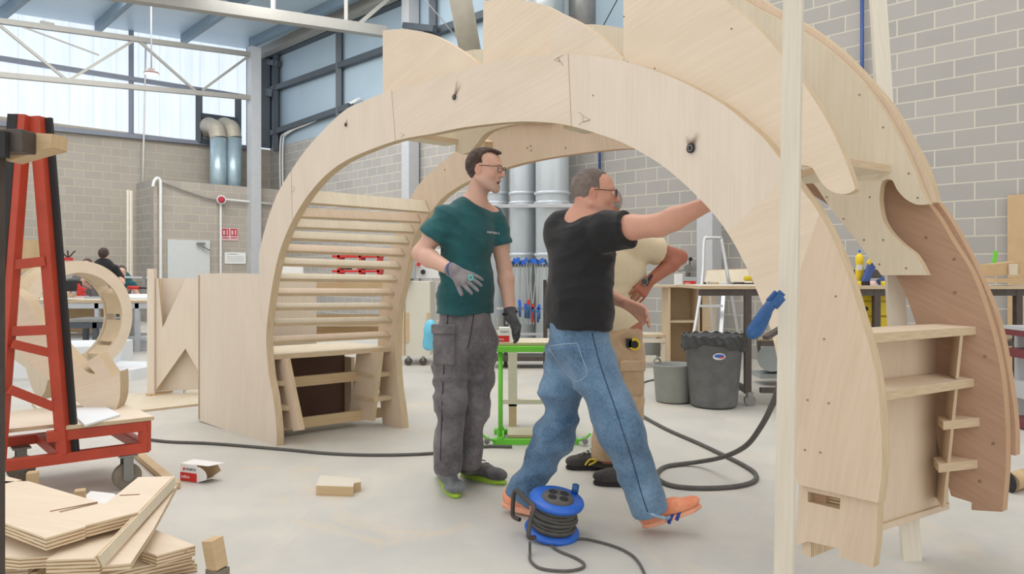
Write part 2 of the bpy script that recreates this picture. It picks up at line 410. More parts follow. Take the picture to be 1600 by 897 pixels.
# roof
roofm = plain('pale_blue_roof_deck', srgb(186, 204, 218), .4, var=.05, scale=.6)
ra, rb_, rc = c3 + V((0, 0, ZR)) + outL * .1 + outR * .1, c3 - Ld * 15 + V((0, 0, ZR - 1.0)), c3 + Rd * 8 + V((0, 0, ZR))
rf = prism('ceiling', [ra, rb_ + outL * .1, rb_ + Rd * 8, rc], (0, 0, .15), None, [roofm]); struct(rf)
def roof_at(px, py, dz=0):                # point on the sloping roof plane
    n = (rb_ - ra).cross(rc - ra).normalized(); d = V(((px - 800) / F, 1, -(py - HY) / F)); o = V((0, 0, H))
    t = (ra + V((0, 0, dz)) - o).dot(n) / d.dot(n); return o + d * t
purl = plain('blue_grey_purlin', srgb(120, 140, 156), .5)
for i, (a, b) in enumerate((((152, 44), (205, -4)), ((286, 62), (372, 2)), ((2, 24), (36, -4)), ((392, 68), (560, -10)))):
    p, q = roof_at(*a, -.12), roof_at(*b, -.12)
    beam('trim_%d' % (i + 2), p, q + (q - p) * .6, .12, .22, None, purl)['kind'] = 'structure'
beamm = plain('ivory_steel_beam', srgb(158, 156, 150), .5, var=.03)
eave = beam('trim_6', RP_(402, 84, .35), RP_(640, -22, .35), .22, .26, None, beamm); struct(eave)
# columns
for i, (px, Y, w, lab) in enumerate(((397, 18.6, .26, 'white steel column at the far corner of the hall'), (641, 15.3, .26, 'white steel column in the middle of the right wall'), (1108, 10.0, .24, 'white steel column behind the stepladder'))):
    x = (px - 800) / F * Y
    o = box('steel_column', (x, Y, 3.5), w, w, 7.0 if i else 6.9, None, white_steel, rz=math.radians(44)); tag(o, lab, 'column')
# lattice truss along the translucent wall
tr = thing('lattice_truss', 'long pale lattice roof truss in front of the translucent cladding', 'truss', loc=P(395, 100, 18.6))
TP = VPlane((P(395, 0, 18.55).x, 18.55), (.7124, .7018))
def tb(n, a, b, w): beam(n, TP.at(*a), TP.at(*b), w, w, tr, beamm)
tb('chord', (-120, 17), (390, 85), .11); tb('chord', (-120, 106), (392, 153), .11)
for a, b in (((-110, 30), (-60, 110)), ((0, 40), (103, 124)), ((110, 124), (208, 64)), ((218, 65), (306, 143)), ((316, 141), (388, 88)), ((-50, 112), (-4, 38))): tb('diagonal', a, b, .055)
tb('diagonal', (25, 38), (155, 86), .03)
box('lug', TP.at(74, 39), .25, .06, .12, tr, beamm, rz=math.radians(44))
b2 = thing('lattice_truss', 'nearer ivory roof beam with short hangers, left of the wooden arch', 'truss', loc=P(600, 50, 15.0))
beam('chord', P(600, 50, 15.0), P(130, -18, 10.9), .2, .2, b2, beamm)
for px, y0, y1, Y in ((427, 24, -40, 13.4), (541, 42, -40, 14.5)): beam('hanger', P(px, y0, Y), P(px, y1, Y), .07, .07, b2, beamm)
beam('brace', P(560, 38, 14.6), P(640, -30, 15.4), .07, .07, b2, beamm)
# pendant lamp
lp = thing('pendant_lamp', 'small round industrial lamp hanging on a long cord', 'lamp', loc=P(236, 118, 13))
lampm, N_, L_, b_ = newmat('lamp_glass'); b_.inputs['Emission Color'].default_value = (1, .95, .88, 1); b_.inputs['Emission Strength'].default_value = 2.5; b_.inputs['Base Color'].default_value = (.8, .8, .8, 1)
lampb = plain('grey_lamp_housing', srgb(128, 108, 104), .5)
lc = P(236.5, 115, 13)
lathe('shade', lc, [(.0, .09), (.055, .09), (.06, .05), (.12, .03), (.13, .0), (.125, -.01)], lp, lampb)
lathe('diffuser', lc, [(.12, -.005), (.08, -.022), (0, -.03)], lp, lampm)
cyl('cord', lc + V((0, 0, .09)), P(236, -20, 13), .012, lp, white_steel, seg=6)
tag(cyl('conduit', LP(223, 296, .2), LP(228, 60, .2), .022, None, white, seg=8), 'thin white vertical conduit on the left block wall', 'conduit')

# low block room (annexe) with a door
AX = VPlane((-560 / F * 17, 17.0), (.7124, .7018))
a0 = V((-560 / F * 17, 17.0, 0)); a1 = a0 + Ld * 7.2; AH = 3.38
an = thing('wall_annexe', 'low block-built room in the back left corner', 'room', loc=a0); an['kind'] = 'structure'
prism('front', [a0, a1, a1 + V((0, 0, AH)), a0 + V((0, 0, AH))], outL * .2, an, [blockL])
sd = a0 + outL * 2.4
prism('side', [sd, a0 + outL * .2, a0 + outL * .2 + V((0, 0, AH)), sd + V((0, 0, AH))], Ld * .2, an, [blockR])
prism('roof', [a0 + Ld * .2 + outL * .2 + V((0, 0, AH - .15)), a1 + outL * .2 + V((0, 0, AH - .15)), a1 + outL * 2.2 + V((0, 0, AH - .15)), a0 + Ld * .2 + outL * 2.2 + V((0, 0, AH - .15))], (0, 0, .12), an, [blockL])
def AP(px, py, off=0.0): return VPlane((AX.p.x - outL.x * off, AX.p.y - outL.y * off), AX.d).at(px, py)
def aquad(name, x0, y0, x1, y1, off, th, par, mats):
    A, B = AP(x0, y0, off), AP(x1, y0, off); z1 = A.z; z0 = AP(x0, y1, off).z
    return prism(name, [V((A.x, A.y, z0)), V((B.x, B.y, z0)), V((B.x, B.y, z1)), V((A.x, A.y, z1))], outL * th, par, mats)
d1 = thing('door_1', 'plain pale grey fire door in the block room', 'door', loc=AP(295, 500, .03)); d1['kind'] = 'structure'
doorm = plain('pale_grey_door', srgb(204, 208, 208), .45, var=.02)
A_, B_ = AP(262, 374, .05), AP(328, 374, .05)
prism('door_leaf', [V((A_.x, A_.y, .02)), V((B_.x, B_.y, .02)), V((B_.x, B_.y, A_.z)), V((A_.x, A_.y, A_.z))], outL * .045, d1, [doorm])
beam('closer', AP(308, 381, .12), AP(320, 381, .12), .08, .06, d1, grey_steel)
beam('closer_arm', AP(316, 385, .14), AP(329, 392, .12), .03, .02, d1, grey_steel)
sg = thing('fire_sign', 'red and white fire equipment sign with two pictograms on the block wall', 'sign', loc=AP(359, 376, .02))
signp = plain('pink_white_sign', srgb(222, 190, 190), .6); signr = plain('sign_red', srgb(186, 40, 66), .6)
aquad('plate', 346, 356, 372, 375.5, .02, .01, sg, [signp])
for x in (347, 360):
    q = aquad('pictogram', x + .4, 357.5, x + 10.8, 368.5, .03, .008, sg, [signr])
    aquad('figure', x + 1.6, 360, x + 4.6, 366.8, .035, .006, q, [signp]); aquad('figure', x + 7, 359.4, x + 9, 367.4, .035, .006, q, [signp])
    aquad('caption', x + .8, 371, x + 10.4, 372.3, .03, .008, sg, [signr])
pn = thing('notice_sheet', 'white rectangular notice under the fire sign', 'notice', loc=AP(368, 403, .02))
aquad('sheet', 351, 394, 384, 412, .025, .012, pn, [paper]); aquad('heading', 355, 396.5, 372, 397.3, .03, .005, pn, [galv])
for y in (400.5, 403, 405.5, 408): aquad('text_line', 355, y, 381, y + .35, .03, .005, pn, [galv])
tag(tube('conduit', [AP(239, 292, .12), AP(240.5, 284, .12), AP(245, 278.5, .12), AP(250, 281, .12), AP(251, 290, .12), AP(251, 330, .12), AP(251, 508, .12)], .035, None, white, seg=8), 'white conduit arching over the corner of the block room', 'conduit')
tag(tube('conduit', [AP(345, 504, .1), AP(345, 320, .1), AP(346, 311.5, .1), AP(352, 311.6, .1), AP(430, 319, .1)], .028, None, white, seg=8, n=2), 'white conduit beside the door running right from the red alarm', 'conduit')
al = thing('alarm_beacon', 'small round red alarm on the block room', 'alarm', loc=AP(346, 312, .15))
cyl('base', AP(346, 312, .13), AP(346, 312, .2), .11, al, white, seg=16); cyl('lens', AP(346, 312, .2), AP(346, 312, .3), .085, al, signr, seg=16, r2=.05)
tag(tube('cable', [AP(253, 285, .06), AP(285, 297, .06), AP(320, 309, .06), AP(343, 313, .06)], .02, None, plain('grey_cable', srgb(140, 134, 128), .7), seg=6), 'grey cable sagging across the block room wall', 'cable')
# right wall pipes and duct stack
tag(cyl('air_pipe', RP_(1347, 300, .08), RP_(1347, -60, .08), .022, None, plain('navy_pipe', srgb(52, 78, 140), .4), seg=10), 'dark blue vertical air pipe right of the leaning post', 'pipe')
tag(cyl('air_pipe', RP_(937, 300, .08), RP_(937, 120, .08), .022, None, MATS['navy_pipe'], seg=10), 'short visible length of blue pipe under the arch crown', 'pipe')
for px, off in ((438, .08), (442, .16)):
    tag(tube('conduit', [RP_(px, 300, .1), RP_(px, 225, .1), RP_(px + 8, 208 , .1), RP_(px + 45, 196 - off * 40, .1), RP_(px + 120, 160 - off * 40, .1)], .025, None, white, seg=6), ('left' if px == 438 else 'right') + ' of two white conduits bending on the far block wall', 'conduit')
duc = plain('pale_duct_metal', srgb(200, 208, 214), .3, .25, .05, 2)
for px, w, Y, lab in ((776, 38, 12.9, 'leftmost of the three broad vertical ducts behind the man in teal'), (817, 40, 12.4, 'middle of the three broad vertical ducts under the arch'), (863, 52, 11.9, 'rightmost and broadest of the three vertical ducts under the arch')):
    r = w / 2 / F * Y; x = (px - 800) / F * Y
    t = thing('exhaust_duct', lab, 'duct', 'three broad vertical ducts', (x, Y, 0))
    cyl('pipe', (x, Y, 0), (x, Y, 6.2), r, t, duc, seg=36)
    for yy in (303, 318, 322, 398):
        z = H - (yy - HY) / F * Y
        lathe('joint_ring', (x, Y, z), [(r, -.03), (r + .025, -.02), (r + .025, .02), (r, .03)], t, duc)
    beam('bracket', (x - r - .12, Y - r - .04, H + (HY - 324) / F * Y), (x + r + .12, Y - r - .04, H + (HY - 324) / F * Y), .05, .06, t, white_steel)
    if px == 863: beam('bracket_arm', (x + r * .4, Y - r - .03, H + (HY - 322) / F * Y), (x + r + .5, Y + .8, H + (HY - 340) / F * Y), .05, .07, t, white_steel)
t = thing('exhaust_duct', 'slanting grey duct rising behind the wave-shaped crest', 'duct', loc=P(735, 85, 10))
cyl('pipe', P(742, 120, 10.5), P(716, -20, 9.6), .155, t, ductg, seg=24); tube('joint_ring', [P(723 + 11 * math.cos(a), 20 + 3 * math.sin(a), 9.9) for a in np.linspace(0, 6.28, 13)[:-1]], .012, t, duc, closed=True, seg=6)
beam('strap', P(775, 20, 9.8), P(745, -40, 9.4), .08, .05, t, duc)
t = thing('exhaust_duct', 'shiny vertical duct between the two tallest crest points', 'duct', loc=P(850, 60, 11.5))
cyl('pipe', P(850, 90, 11.5), P(850, -60, 11.5), .32, t, galv, seg=32); cyl('pipe', P(906, 90, 12.2), P(906, -60, 12.2), .36, t, grey_steel, seg=32)
beam('stay_wire', P(940, 45, 11), P(975, -20, 11), .015, .015, t, black)
tag(tube('stay_cable', [P(655, -10, 14), P(690, 30, 14), P(735, 86, 14)], .012, None, grey_steel, seg=5), 'thin slanting steel stay behind the crest', 'cable')
# ================================================================ THE WOODEN ARCH
Y0 = H * F / (697 - HY); FP = VPlane(((432 - 800) / F * Y0, Y0), (.736, -.677))
MV = V((.778, .57, 0))                         # from the front ring to the rear ring
NS = MV.normalized(); D3 = V((FP.d.x, FP.d.y, 0))
def A(px, py, s=0.0): return FP.shift(MV * s).at(px, py)
arch = thing('wooden_arch', 'large plywood arch with curved crest, slatted left leg and shelved right leg', 'wooden structure', loc=A(432, 697))
outer = [(405, 428), (405, 396.5), (415, 354), (427.5, 316.5), (437.5, 295), (455, 266.5), (486, 224), (535, 175), (570, 157), (612, 141), (650, 130), (700, 114), (750, 100), (800, 90), (855, 84.5), (888, 84), (930, 88), (975, 96), (1025, 111), (1070, 130), (1125, 160), (1162, 189), (1200, 224), (1255, 299), (1275, 326), (1300, 371), (1325, 432), (1345, 498), (1360, 548), (1370, 598), (1375, 648), (1378, 722), (1372, 786)]
inner = [(432, 697), (432, 672), (427, 623), (420, 585), (416, 535), (418, 498), (425, 448), (432, 412), (440, 384), (457, 344), (482, 304), (512, 271), (550, 246), (618, 220), (675, 209), (725, 199), (800, 190.5), (850, 191), (893, 197), (940, 211), (975, 224), (1025, 252), (1062, 281), (1105, 323), (1137, 364), (1162, 409), (1180, 448), (1203, 510), (1220, 590), (1234, 680), (1246, 757)]
def near(pl, x, y): return min(range(len(pl)), key=lambda i: (pl[i][0] - x) ** 2 + (pl[i][1] - y) ** 2)
so, si = smooth(outer, 5), smooth(inner, 5)
cutO = [0, near(so, 455, 266.5), near(so, 612, 141), near(so, 888, 84), near(so, 1240, 275), near(so, 1278, 330), len(so) - 1]
cutI = [near(si, 418, 498), near(si, 455, 347), near(si, 618, 220), near(si, 893, 197), near(si, 1137, 364), near(si, 1210, 545), len(si) - 1]
TH = .05
matr = [(ply, pedge), (ply, pedge), (ply_h, pedge), (ply, pedge), (ply_w, pedge)]
segs = []
# left foot: broad panel and the lower leg in one sheet
foot = [A(*p) for p in si[:cutI[1] + 1]] + [A(*p) for p in so[:cutO[1] + 1][::-1]] + [A(342, 427), A(308, 428.5), A(310, 657), A(370, 678)]
segs.append(prism('arch_panel', foot, NS * TH, arch, [ply, pedge]))
names = [(1, 2, ply, 'pale'), (2, 3, ply_h, 0), (3, 4, ply, 0), (4, 5, ply_l, 0), (5, 6, ply_w, 0)]
for a, b, m, _ in names:
    pts = [A(*p) for p in so[cutO[a]:cutO[b] + 1]] + [A(*p) for p in si[cutI[a]:cutI[b] + 1][::-1]]
    segs.append(prism('arch_panel', pts, NS * TH, arch, [m, pedge], uoff=a * 1.7))
for (o_, i_) in ((cutO[1], cutI[1]), (cutO[2], cutI[2]), (cutO[3], cutI[3])):
    beam('seam', A(*so[o_]) - NS * .0006, A(*si[i_]) - NS * .0006, .002, .0015, arch, plain('seam_line', srgb(166, 148, 126), .8) if 'seam_line' not in MATS else MATS['seam_line'], up=D3)
# screw eyes with scorch marks
scorch, N_, L_, b_ = newmat('scorch_mark')
def mark(px, py, rx, ry, tail, s=0.0):
    c = A(px, py, s) - NS * .004
    t = cyl('screw_eye', c, c - NS * .006, rx, arch, black, seg=16)
    bm = bmesh.new(); add_tube(bm, [c - NS * .007 + D3 * rx * .45 * math.cos(a) + V((0, 0, rx * .6 * math.sin(a))) for a in np.linspace(0, 6.28, 11)[:-1]], .0025, 6, True, 2)
    finish('eye_ring', bm, t, grey_steel)
soot = plain('soot_streak', srgb(140, 116, 88), .9)
bnt = soot.node_tree; tc = bnt.nodes.new('ShaderNodeTexCoord'); sep = bnt.nodes.new('ShaderNodeSeparateXYZ'); bnt.links.new(tc.outputs['UV'], sep.inputs[0])
al_ = math_(bnt, 'MULTIPLY', math_(bnt, 'POWER', math_(bnt, 'SUBTRACT', 1.0, sep.outputs[1]), 1.4), math_(bnt, 'POWER', math_(bnt, 'SUBTRACT', 1.0, math_(bnt, 'ABSOLUTE', math_(bnt, 'MULTIPLY_ADD', sep.outputs[0], 2.0, -1.0))), 1.2))
bnt.links.new(math_(bnt, 'MULTIPLY', al_, .95), bnt.nodes['Principled BSDF'].inputs['Alpha'])
for n_ in bnt.nodes:
    if n_.type == 'VALTORGB':
        n_.color_ramp.elements[0].color = srgb(84, 66, 50); n_.color_ramp.elements[1].color = srgb(120, 96, 70)
def streak(x0, y0, x1, y1, w0, w1):
    a, b = A(x0, y0) - NS * .003, A(x1, y1) - NS * .003
    d = (b - a).normalized(); s = NS.cross(d).normalized()
    bm = bmesh.new(); uv = bm.loops.layers.uv.verify()
    vs = [bm.verts.new(q) for q in (a - s * w0, a + s * w0, b + s * w1, b - s * w1)]
    f = bm.faces.new(vs)
    for l, u in zip(f.loops, ((0, 0), (1, 0), (1, 1), (0, 1))): l[uv].uv = u
    finish('scorch', bm, arch, soot, recalc=False)
mark(541.5, 195, .011, 0, 0); streak(541, 194, 543, 184, .012, .015)
mark(711, 152, .014, 0, 0); streak(711, 150, 716, 121, .012, .024); streak(712, 149, 723, 127, .008, .014)
mark(1081, 232, .019, 0, 0); streak(1081, 230, 1093, 203, .02, .024); streak(1080, 230, 1072, 210, .018, .016); streak(1081, 230, 1084, 214, .02, .02)
pencil = plain('pencil_line', srgb(178, 164, 148), .8)
def pl(pts, s=0.0): return tube('pencil_mark', [A(x, y, s) - NS * .0015 for x, y in pts], .0009, arch, pencil, seg=5, sm=False)
pl([(880, 86), (866, 93), (875, 97), (872, 90), (880, 102)]); pl([(904, 175), (911, 180), (911, 190), (923, 187), (912, 181)]); pl([(904, 195), (910, 191), (922, 188)])
pl([(625, 207), (632, 211), (627, 214)]); pl([(455, 290), (461, 294), (458, 301), (456, 296)])
screw = plain('screw_head', srgb(140, 116, 92), .6)
def dots(lst, s=0.0, r=.0032):
    for x, y in lst:
        c = A(x, y, s); cyl('screw', c - NS * .003, c + NS * .002, r, arch, screw, seg=8)
dots([(927, 149), (1143, 45), (1023, 107), (975, 26), (1306, 463), (1288, 530), (1258, 703), (1282, 707), (1262, 625), (1295, 630)])
# crest pieces behind the front ring
def wave(name, pts, s, th, m, sm_=None, up=0): return prism(name, [A(*p, s) for p in pts], NS * th, arch, [m, pedge], uoff=up)
sF = TH / MV.length
wave('crest_board', [(598, 190), (598, 48)] + smooth([(598, 47.5), (625, 45.5), (652, 48), (682, 57), (712, 74), (738, 92), (760, 112)], 5) + [(760, 160)], sF, .03, ply_l, up=3)
wave('crest_board', [(755, 150), (755, 2)] + smooth([(755, 2), (785, -2), (815, 0), (850, 8), (874, 20)], 4) + [(856, 90), (850, 150)], sF, .03, ply_l, up=5)
wave('crest_board', [(850, 150), (856, 90)] + smooth([(874, 20), (900, 32), (930, 52), (955, 72), (985, 100)], 4) + [(985, 150)], sF, .03, ply_h, up=7)
wave('crest_board', [(974, 150), (974, -60), (1040, -75)] + smooth([(1075, -50), (1132, 1), (1165, 27), (1200, 62), (1240, 110), (1262, 140), (1285, 176), (1303, 210), (1318, 244), (1331, 278), (1336, 294)], 5)
     + smooth([(1336, 296), (1326, 302), (1312, 303), (1296, 297), (1283, 285), (1274, 270), (1269, 262), (1262, 259)], 4) + [(1240, 258), (1160, 240), (1060, 190)], sF, .035, ply_l, up=9)
# rear ring (two laminations), slats run to it
r_in = smooth([(630, 672), (626, 635), (621, 598), (618.5, 545), (621, 490), (630, 448), (640, 399), (650, 364), (671, 334), (695, 306), (732, 283), (762, 271), (791, 262), (834, 251), (905, 239.6), (990, 232), (1080, 238), (1180, 264), (1270, 305), (1345, 360), (1400, 431), (1431, 507), (1450, 600), (1466, 700), (1486, 775)], 5)
r_out = smooth([(598, 664), (592, 600), (590, 540), (597, 450), (612, 380), (641, 310), (667, 274), (710, 238), (760, 202), (830, 165), (905, 140), (1000, 130), (1100, 140), (1200, 165), (1300, 205), (1380, 262), (1450, 319), (1490, 380), (1520, 430), (1545, 500), (1562, 570), (1570, 640), (1572, 720), (1566, 800)], 5)
r_pts = [A(*p, 1.0) for p in r_in] + [A(1518, 785, 1.0), A(1518, 797, 1.0)] + [A(*p, 1.0) for p in r_out[::-1]]
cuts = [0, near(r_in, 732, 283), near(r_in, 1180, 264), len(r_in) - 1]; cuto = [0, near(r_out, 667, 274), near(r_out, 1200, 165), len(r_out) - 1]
for i, (m_, e_) in enumerate(((ply_w, pedge), (ply_w, pedge_b), (ply_b, pedge_b))):  # crown edge browner, its occlusion shade put into the colour
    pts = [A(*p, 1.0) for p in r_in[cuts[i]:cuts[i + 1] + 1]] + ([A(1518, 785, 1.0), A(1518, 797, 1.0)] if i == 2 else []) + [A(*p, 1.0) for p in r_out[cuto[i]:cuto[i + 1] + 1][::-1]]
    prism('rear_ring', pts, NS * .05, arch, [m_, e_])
r2 = smooth([(1380, 250), (1436, 292), (1470, 322), (1506, 380), (1535, 440), (1560, 505), (1577, 590), (1586, 660), (1587, 712)], 5); r2i = [(1560, 708), (1556, 650), (1540, 560), (1510, 470), (1470, 390), (1420, 330), (1360, 285)]
s2 = 1 + .052 / MV.length
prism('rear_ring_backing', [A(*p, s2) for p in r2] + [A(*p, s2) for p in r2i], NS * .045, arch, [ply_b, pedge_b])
dots([(1447, 371), (1491, 405), (1492, 457), (1539, 557), (1552, 693), (1531, 752), (1487, 590)], 1.0, .006)
dots([(830, 235), (824, 231), (884, 231), (695, 265), (829, 228)], 1.0, .005)
# pale crest boards in front of the rear ring
sR = 1 - .04 / MV.length
def rw(pts, m=ply_c, th=.035, s=sR, up=0): return prism('rear_crest_board', [A(*p, s) for p in pts], NS * th, arch, [m, pedge], uoff=up)
rw([(700, 190), (708, 110), (727, 80), (740, 77.5), (754, 77), (800, 84), (860, 110), (860, 190)])
rw([(800, 110), (880, 60), (914, 38), (930, 38), (950, 40), (974, 44.5), (1040, 66), (1040, 180), (860, 180)], up=2)
big = [(1040, 60), (1060, -60)] + smooth([(1090, -50), (1165, 2), (1200, 21), (1240, 41), (1262, 54), (1300, 82), (1343, 124), (1380, 172), (1407, 220), (1427, 262), (1440, 296), (1450, 318)], 5) \
    + smooth([(1450, 319), (1441, 320), (1430, 319), (1415, 311), (1402, 297), (1395, 283), (1387, 280), (1379, 283)], 4) \
    + smooth([(1376, 290), (1374, 312), (1379, 342), (1392, 364), (1410, 382), (1428, 396), (1440, 414), (1448, 430)], 4) + [(1377, 430), (1337, 374), (1300, 329), (1277, 294), (1240, 250), (1160, 200), (1060, 150)]
rw(big, th=.04, s=1 - .1 / MV.length, up=4)
# second lamination of the pale crest board (the edge strip beyond it)
lam = smooth([(1165, -18), (1210, 12), (1262, 40), (1310, 76), (1352, 118), (1392, 166), (1425, 222), (1447, 266), (1462, 316)], 5)
rw(lam + [(1445, 319), (1407, 235), (1330, 125), (1240, 60), (1165, 30)], m=ply_w, th=.055, s=1 - .055 / MV.length)
for x, y in ((1343, 148), (1380, 199), (1420, 271), (1434, 309), (1292, 308), (1350, 375), (1380, 375), (1374, 413), (1416, 419), (1318, 342), (1359, 308)):
    c = A(x, y, 1 - .1 / MV.length); cyl('screw', c - NS * .002, c + NS * .001, .004, arch, screw, seg=8)
# tilted bracket board between the two crests, and the pale brackets under the crown
def board(name, pts, th, m=(ply_c, pedge)): return prism(name, pts, V((0, 0, th)), arch, list(m))
pa, pb, pc, pd = A(1290, 238, .45), A(1393, 257, .86), A(1393, 264, .86), A(1333, 270, .7)
zz = pb.z
bm = bmesh.new(); q1 = A(1318, 246, .5); q2 = A(1392, 258, .87); q3 = q2 - D3 * .02; w_ = -D3 * .26
add_prism(bm, [q1, q2, q2 + w_ * .2 + V((0, 0, -.03)), q1 + w_ + V((0, 0, -.06))], (0, 0, -.03), (0, 1)); finish('bracket_board', bm, arch, [ply_c, pedge])
sB = .5
prism('crown_bracket', [A(*p, sB) for p in [(640, 212), (660, 205), (712, 196), (770, 185), (838, 178), (838, 192)]] + [A(*p, sB) for p in smooth([(815, 191), (775, 201), (757, 210), (745, 225), (733, 238)], 4)] + [A(*p, sB) for p in [(722, 241), (711, 236), (712, 226), (717, 219)]], NS * .04, arch, [ply_c, pedge])
q1, q2 = A(642, 214, .25), A(716, 225, .5)
add = bmesh.new(); add_prism(add, [q1, q2, q2 - D3 * .12, q1 - D3 * .12], (0, 0, .03), (0, 1)); finish('crown_bracket', add, arch, [ply_c, pedge])
beam('crown_strut', A(752, 222, .9), A(764, 228, .6), .05, .05, arch, [pine_y])
beam('crown_bracket', A(892, 196, .25), A(925, 205, .45), .09, .02, arch, [ply_c, pedge])
# slats of the left leg
left = [(485, 316.5), (472.5, 338), (462, 354), (453.5, 371.5), (446, 391), (440, 411.5), (435, 435), (430, 458), (427.5, 480.5), (427, 505), (427, 533)]
right = [(671, 331), (657, 346), (647, 362), (639, 379.5), (632, 398), (626, 417.5), (620, 437.6), (616, 458), (613, 479), (612, 501), (610, 524)]
for i, (l, r) in enumerate(zip(left, right)):
    a, b = A(*l, sF * 1.02), A(*r, .995)
    if i == 0: w = (-D3 * .05 + V((0, 0, .088)))
    else:
        k = min(1, i / 8); w = -D3 * (.035 + .03 * k) + V((0, 0, .066 - .036 * k))
    n = w.cross(b - a).normalized();  n = n if n.z < 0 else -n
    prism('slat', [a, b, b + w, a + w], n * .026, arch, [ply_w if i % 3 == 1 else ply_c, pedge], uoff=i * .7)
a, b = A(485, 316.5, sF), A(671, 331, 1)
# low box of the left leg
def hb(name, la, rb2, depth, th, m=(ply_c, pedge)):
    a, b = A(*la[:2], la[2]), A(*rb2[:2], rb2[2]); z = (a.z + b.z) / 2
    a = V((a.x, a.y, z)); b = V((b.x, b.y, z))
    return prism(name, [a, b, b - D3 * depth, a - D3 * depth], (0, 0, -th), arch, list(m))
hb('seat_board', (425, 554, sF), (611, 543, 1), .62, .035)
S1, S2 = .12, .86
z0f, z0r = 0.0, 0.0
def up_board(name, s, pts, th=.03, m=(ply_w, pedge)): return prism(name, [A(*p, s) for p in pts], NS * th, arch, list(m))
# inner sloping sides of the left leg
la, lb = A(443, 559, .14), A(466, 672, .14)
up_board('leg_divider', .12, [(440, 560), (447, 560), (457, 610), (470, 672), (458, 674), (446, 616), (436, 575)], .03)
pL = A(440, 561, .13); pB = A(462, 673, .13)
prism('leg_side', [pL, pB, pB - D3 * .30, pL - D3 * .30], NS * .03, arch, [ply_w, pedge])
pR = A(594, 551, .83); pB2 = A(581, 658, .83)
prism('leg_side', [pR, pB2, pB2 - D3 * .30 , pR - D3 * .30], NS * .03, arch, [ply_w, pedge])
for y, x0, x1 in ((597, 427, 452), (635, 431, 461)):
    a = A(x0, y, sF); b = A(x1, y - 1, .15); b.z = a.z
    prism('step_shelf', [a, b, b - D3 * .28, a - D3 * .28], (0, 0, -.03), arch, [ply_c, pedge])
for y, x0, x1 in ((582, 584, 610), (619, 585, 613)):
    a = A(x0, y, .82); b = A(x1, y - 1, 1); a.z = b.z
    prism('step_shelf', [a, b, b - D3 * .28, a - D3 * .28], (0, 0, -.03), arch, [ply_c, pedge])
prism('back_panel', [A(430, 557, sF) - D3 * .6, A(608, 545, 1) - D3 * .6, A(608, 545, 1) * V((1, 1, 0)) if False else V((*(A(608, 545, 1) - D3 * .6).xy, .02)), V((*(A(430, 557, sF) - D3 * .6).xy, .02))], -D3 * .02, arch, [dark_in])
bp = A(308, 600, sF)
for nm, zA, zB, dd in (('cross_rail', .345, .42, .20), ('cross_rail', .05, .125, .12)):
    a = A(432, 560, sF) - D3 * dd; b = A(612, 545, 1) - D3 * dd
    prism(nm, [V((a.x, a.y, zA)), V((b.x, b.y, zA)), V((b.x, b.y, zB)), V((a.x, a.y, zB))], -D3 * .035, arch, [pine_y, pedge])
c_, d_ = A(310, 657), A(430, 600)
prism('rear_side_panel', [A(560, 560, 1) - D3 * .1, V((*(A(560, 560, 1) - D3 * .1).xy, .02)), V((*(A(560, 560, 1) - D3 * .62).xy, .02)), A(560, 560, 1) - D3 * .62], NS * .03, arch, [ply_w, pedge])
prism('foot_end_panel', [A(310, 430), A(310, 655), A(310, 655) + MV, A(310, 430) + MV], D3 * .03, arch, [ply, pedge])
# shelves of the right leg
dS = V((.36, .93, 0)); DP = .27
def sh(name, la, rb2, depth, th):
    a, b = A(*la[:2], la[2]), A(*rb2[:2], rb2[2])
    return prism(name, [a, b, b + dS * depth, a + dS * depth], (0, 0, -th), arch, [ply_w, pedge])
sh('shelf', (1358, 521, sF), (1525, 510.5, 1), DP, .033)
sh('shelf', (1369, 613, sF), (1522, 592, .995), DP, .033)
sD = .875
prism('shelf_divider', [A(1506, 514, sD), A(1498, 591, sD), A(1498, 591, sD) + dS * DP, A(1506, 514, sD) + dS * DP], -NS * .028, arch, [ply_w, pedge])
prism('shelf_divider', [A(1497, 607, sD), A(1478, 792, sD), A(1478, 792, sD) + dS * DP * .9, A(1497, 607, sD) + dS * DP], -NS * .028, arch, [ply_w, pedge])
for ya, yb, xa, xb in ((658, 652, 1465, 1522), (729, 713, 1458, 1519)):
    a, b = A(xa, ya, .80) + D3 * .02, A(xb, yb, .995) + D3 * .02; b.z = a.z = (a.z + b.z) / 2
    prism('step_shelf', [a, b, b + dS * .12, a + dS * .12], (0, 0, -.034), arch, [ply_w, pedge])
k0 = A(1362, 540, sF) + dS * DP; k1 = A(1503, 525, sD) + dS * DP
zt = A(1358, 521, sF).z - .03
prism('shelf_back', [V((k0.x, k0.y, zt)), V((k1.x, k1.y, zt)), V((k1.x, k1.y, .165)), V((k0.x, k0.y, .225))], dS * .02, arch, [ply_w, pedge])
prism('bottom_rail', [V((k0.x, k0.y, .245)) - dS * .02, V((k1.x, k1.y, .185)) - dS * .02, V((k1.x, k1.y, .16)) - dS * .02, V((k0.x, k0.y, .22)) - dS * .02], dS * .018, arch, [ply_w, pedge])
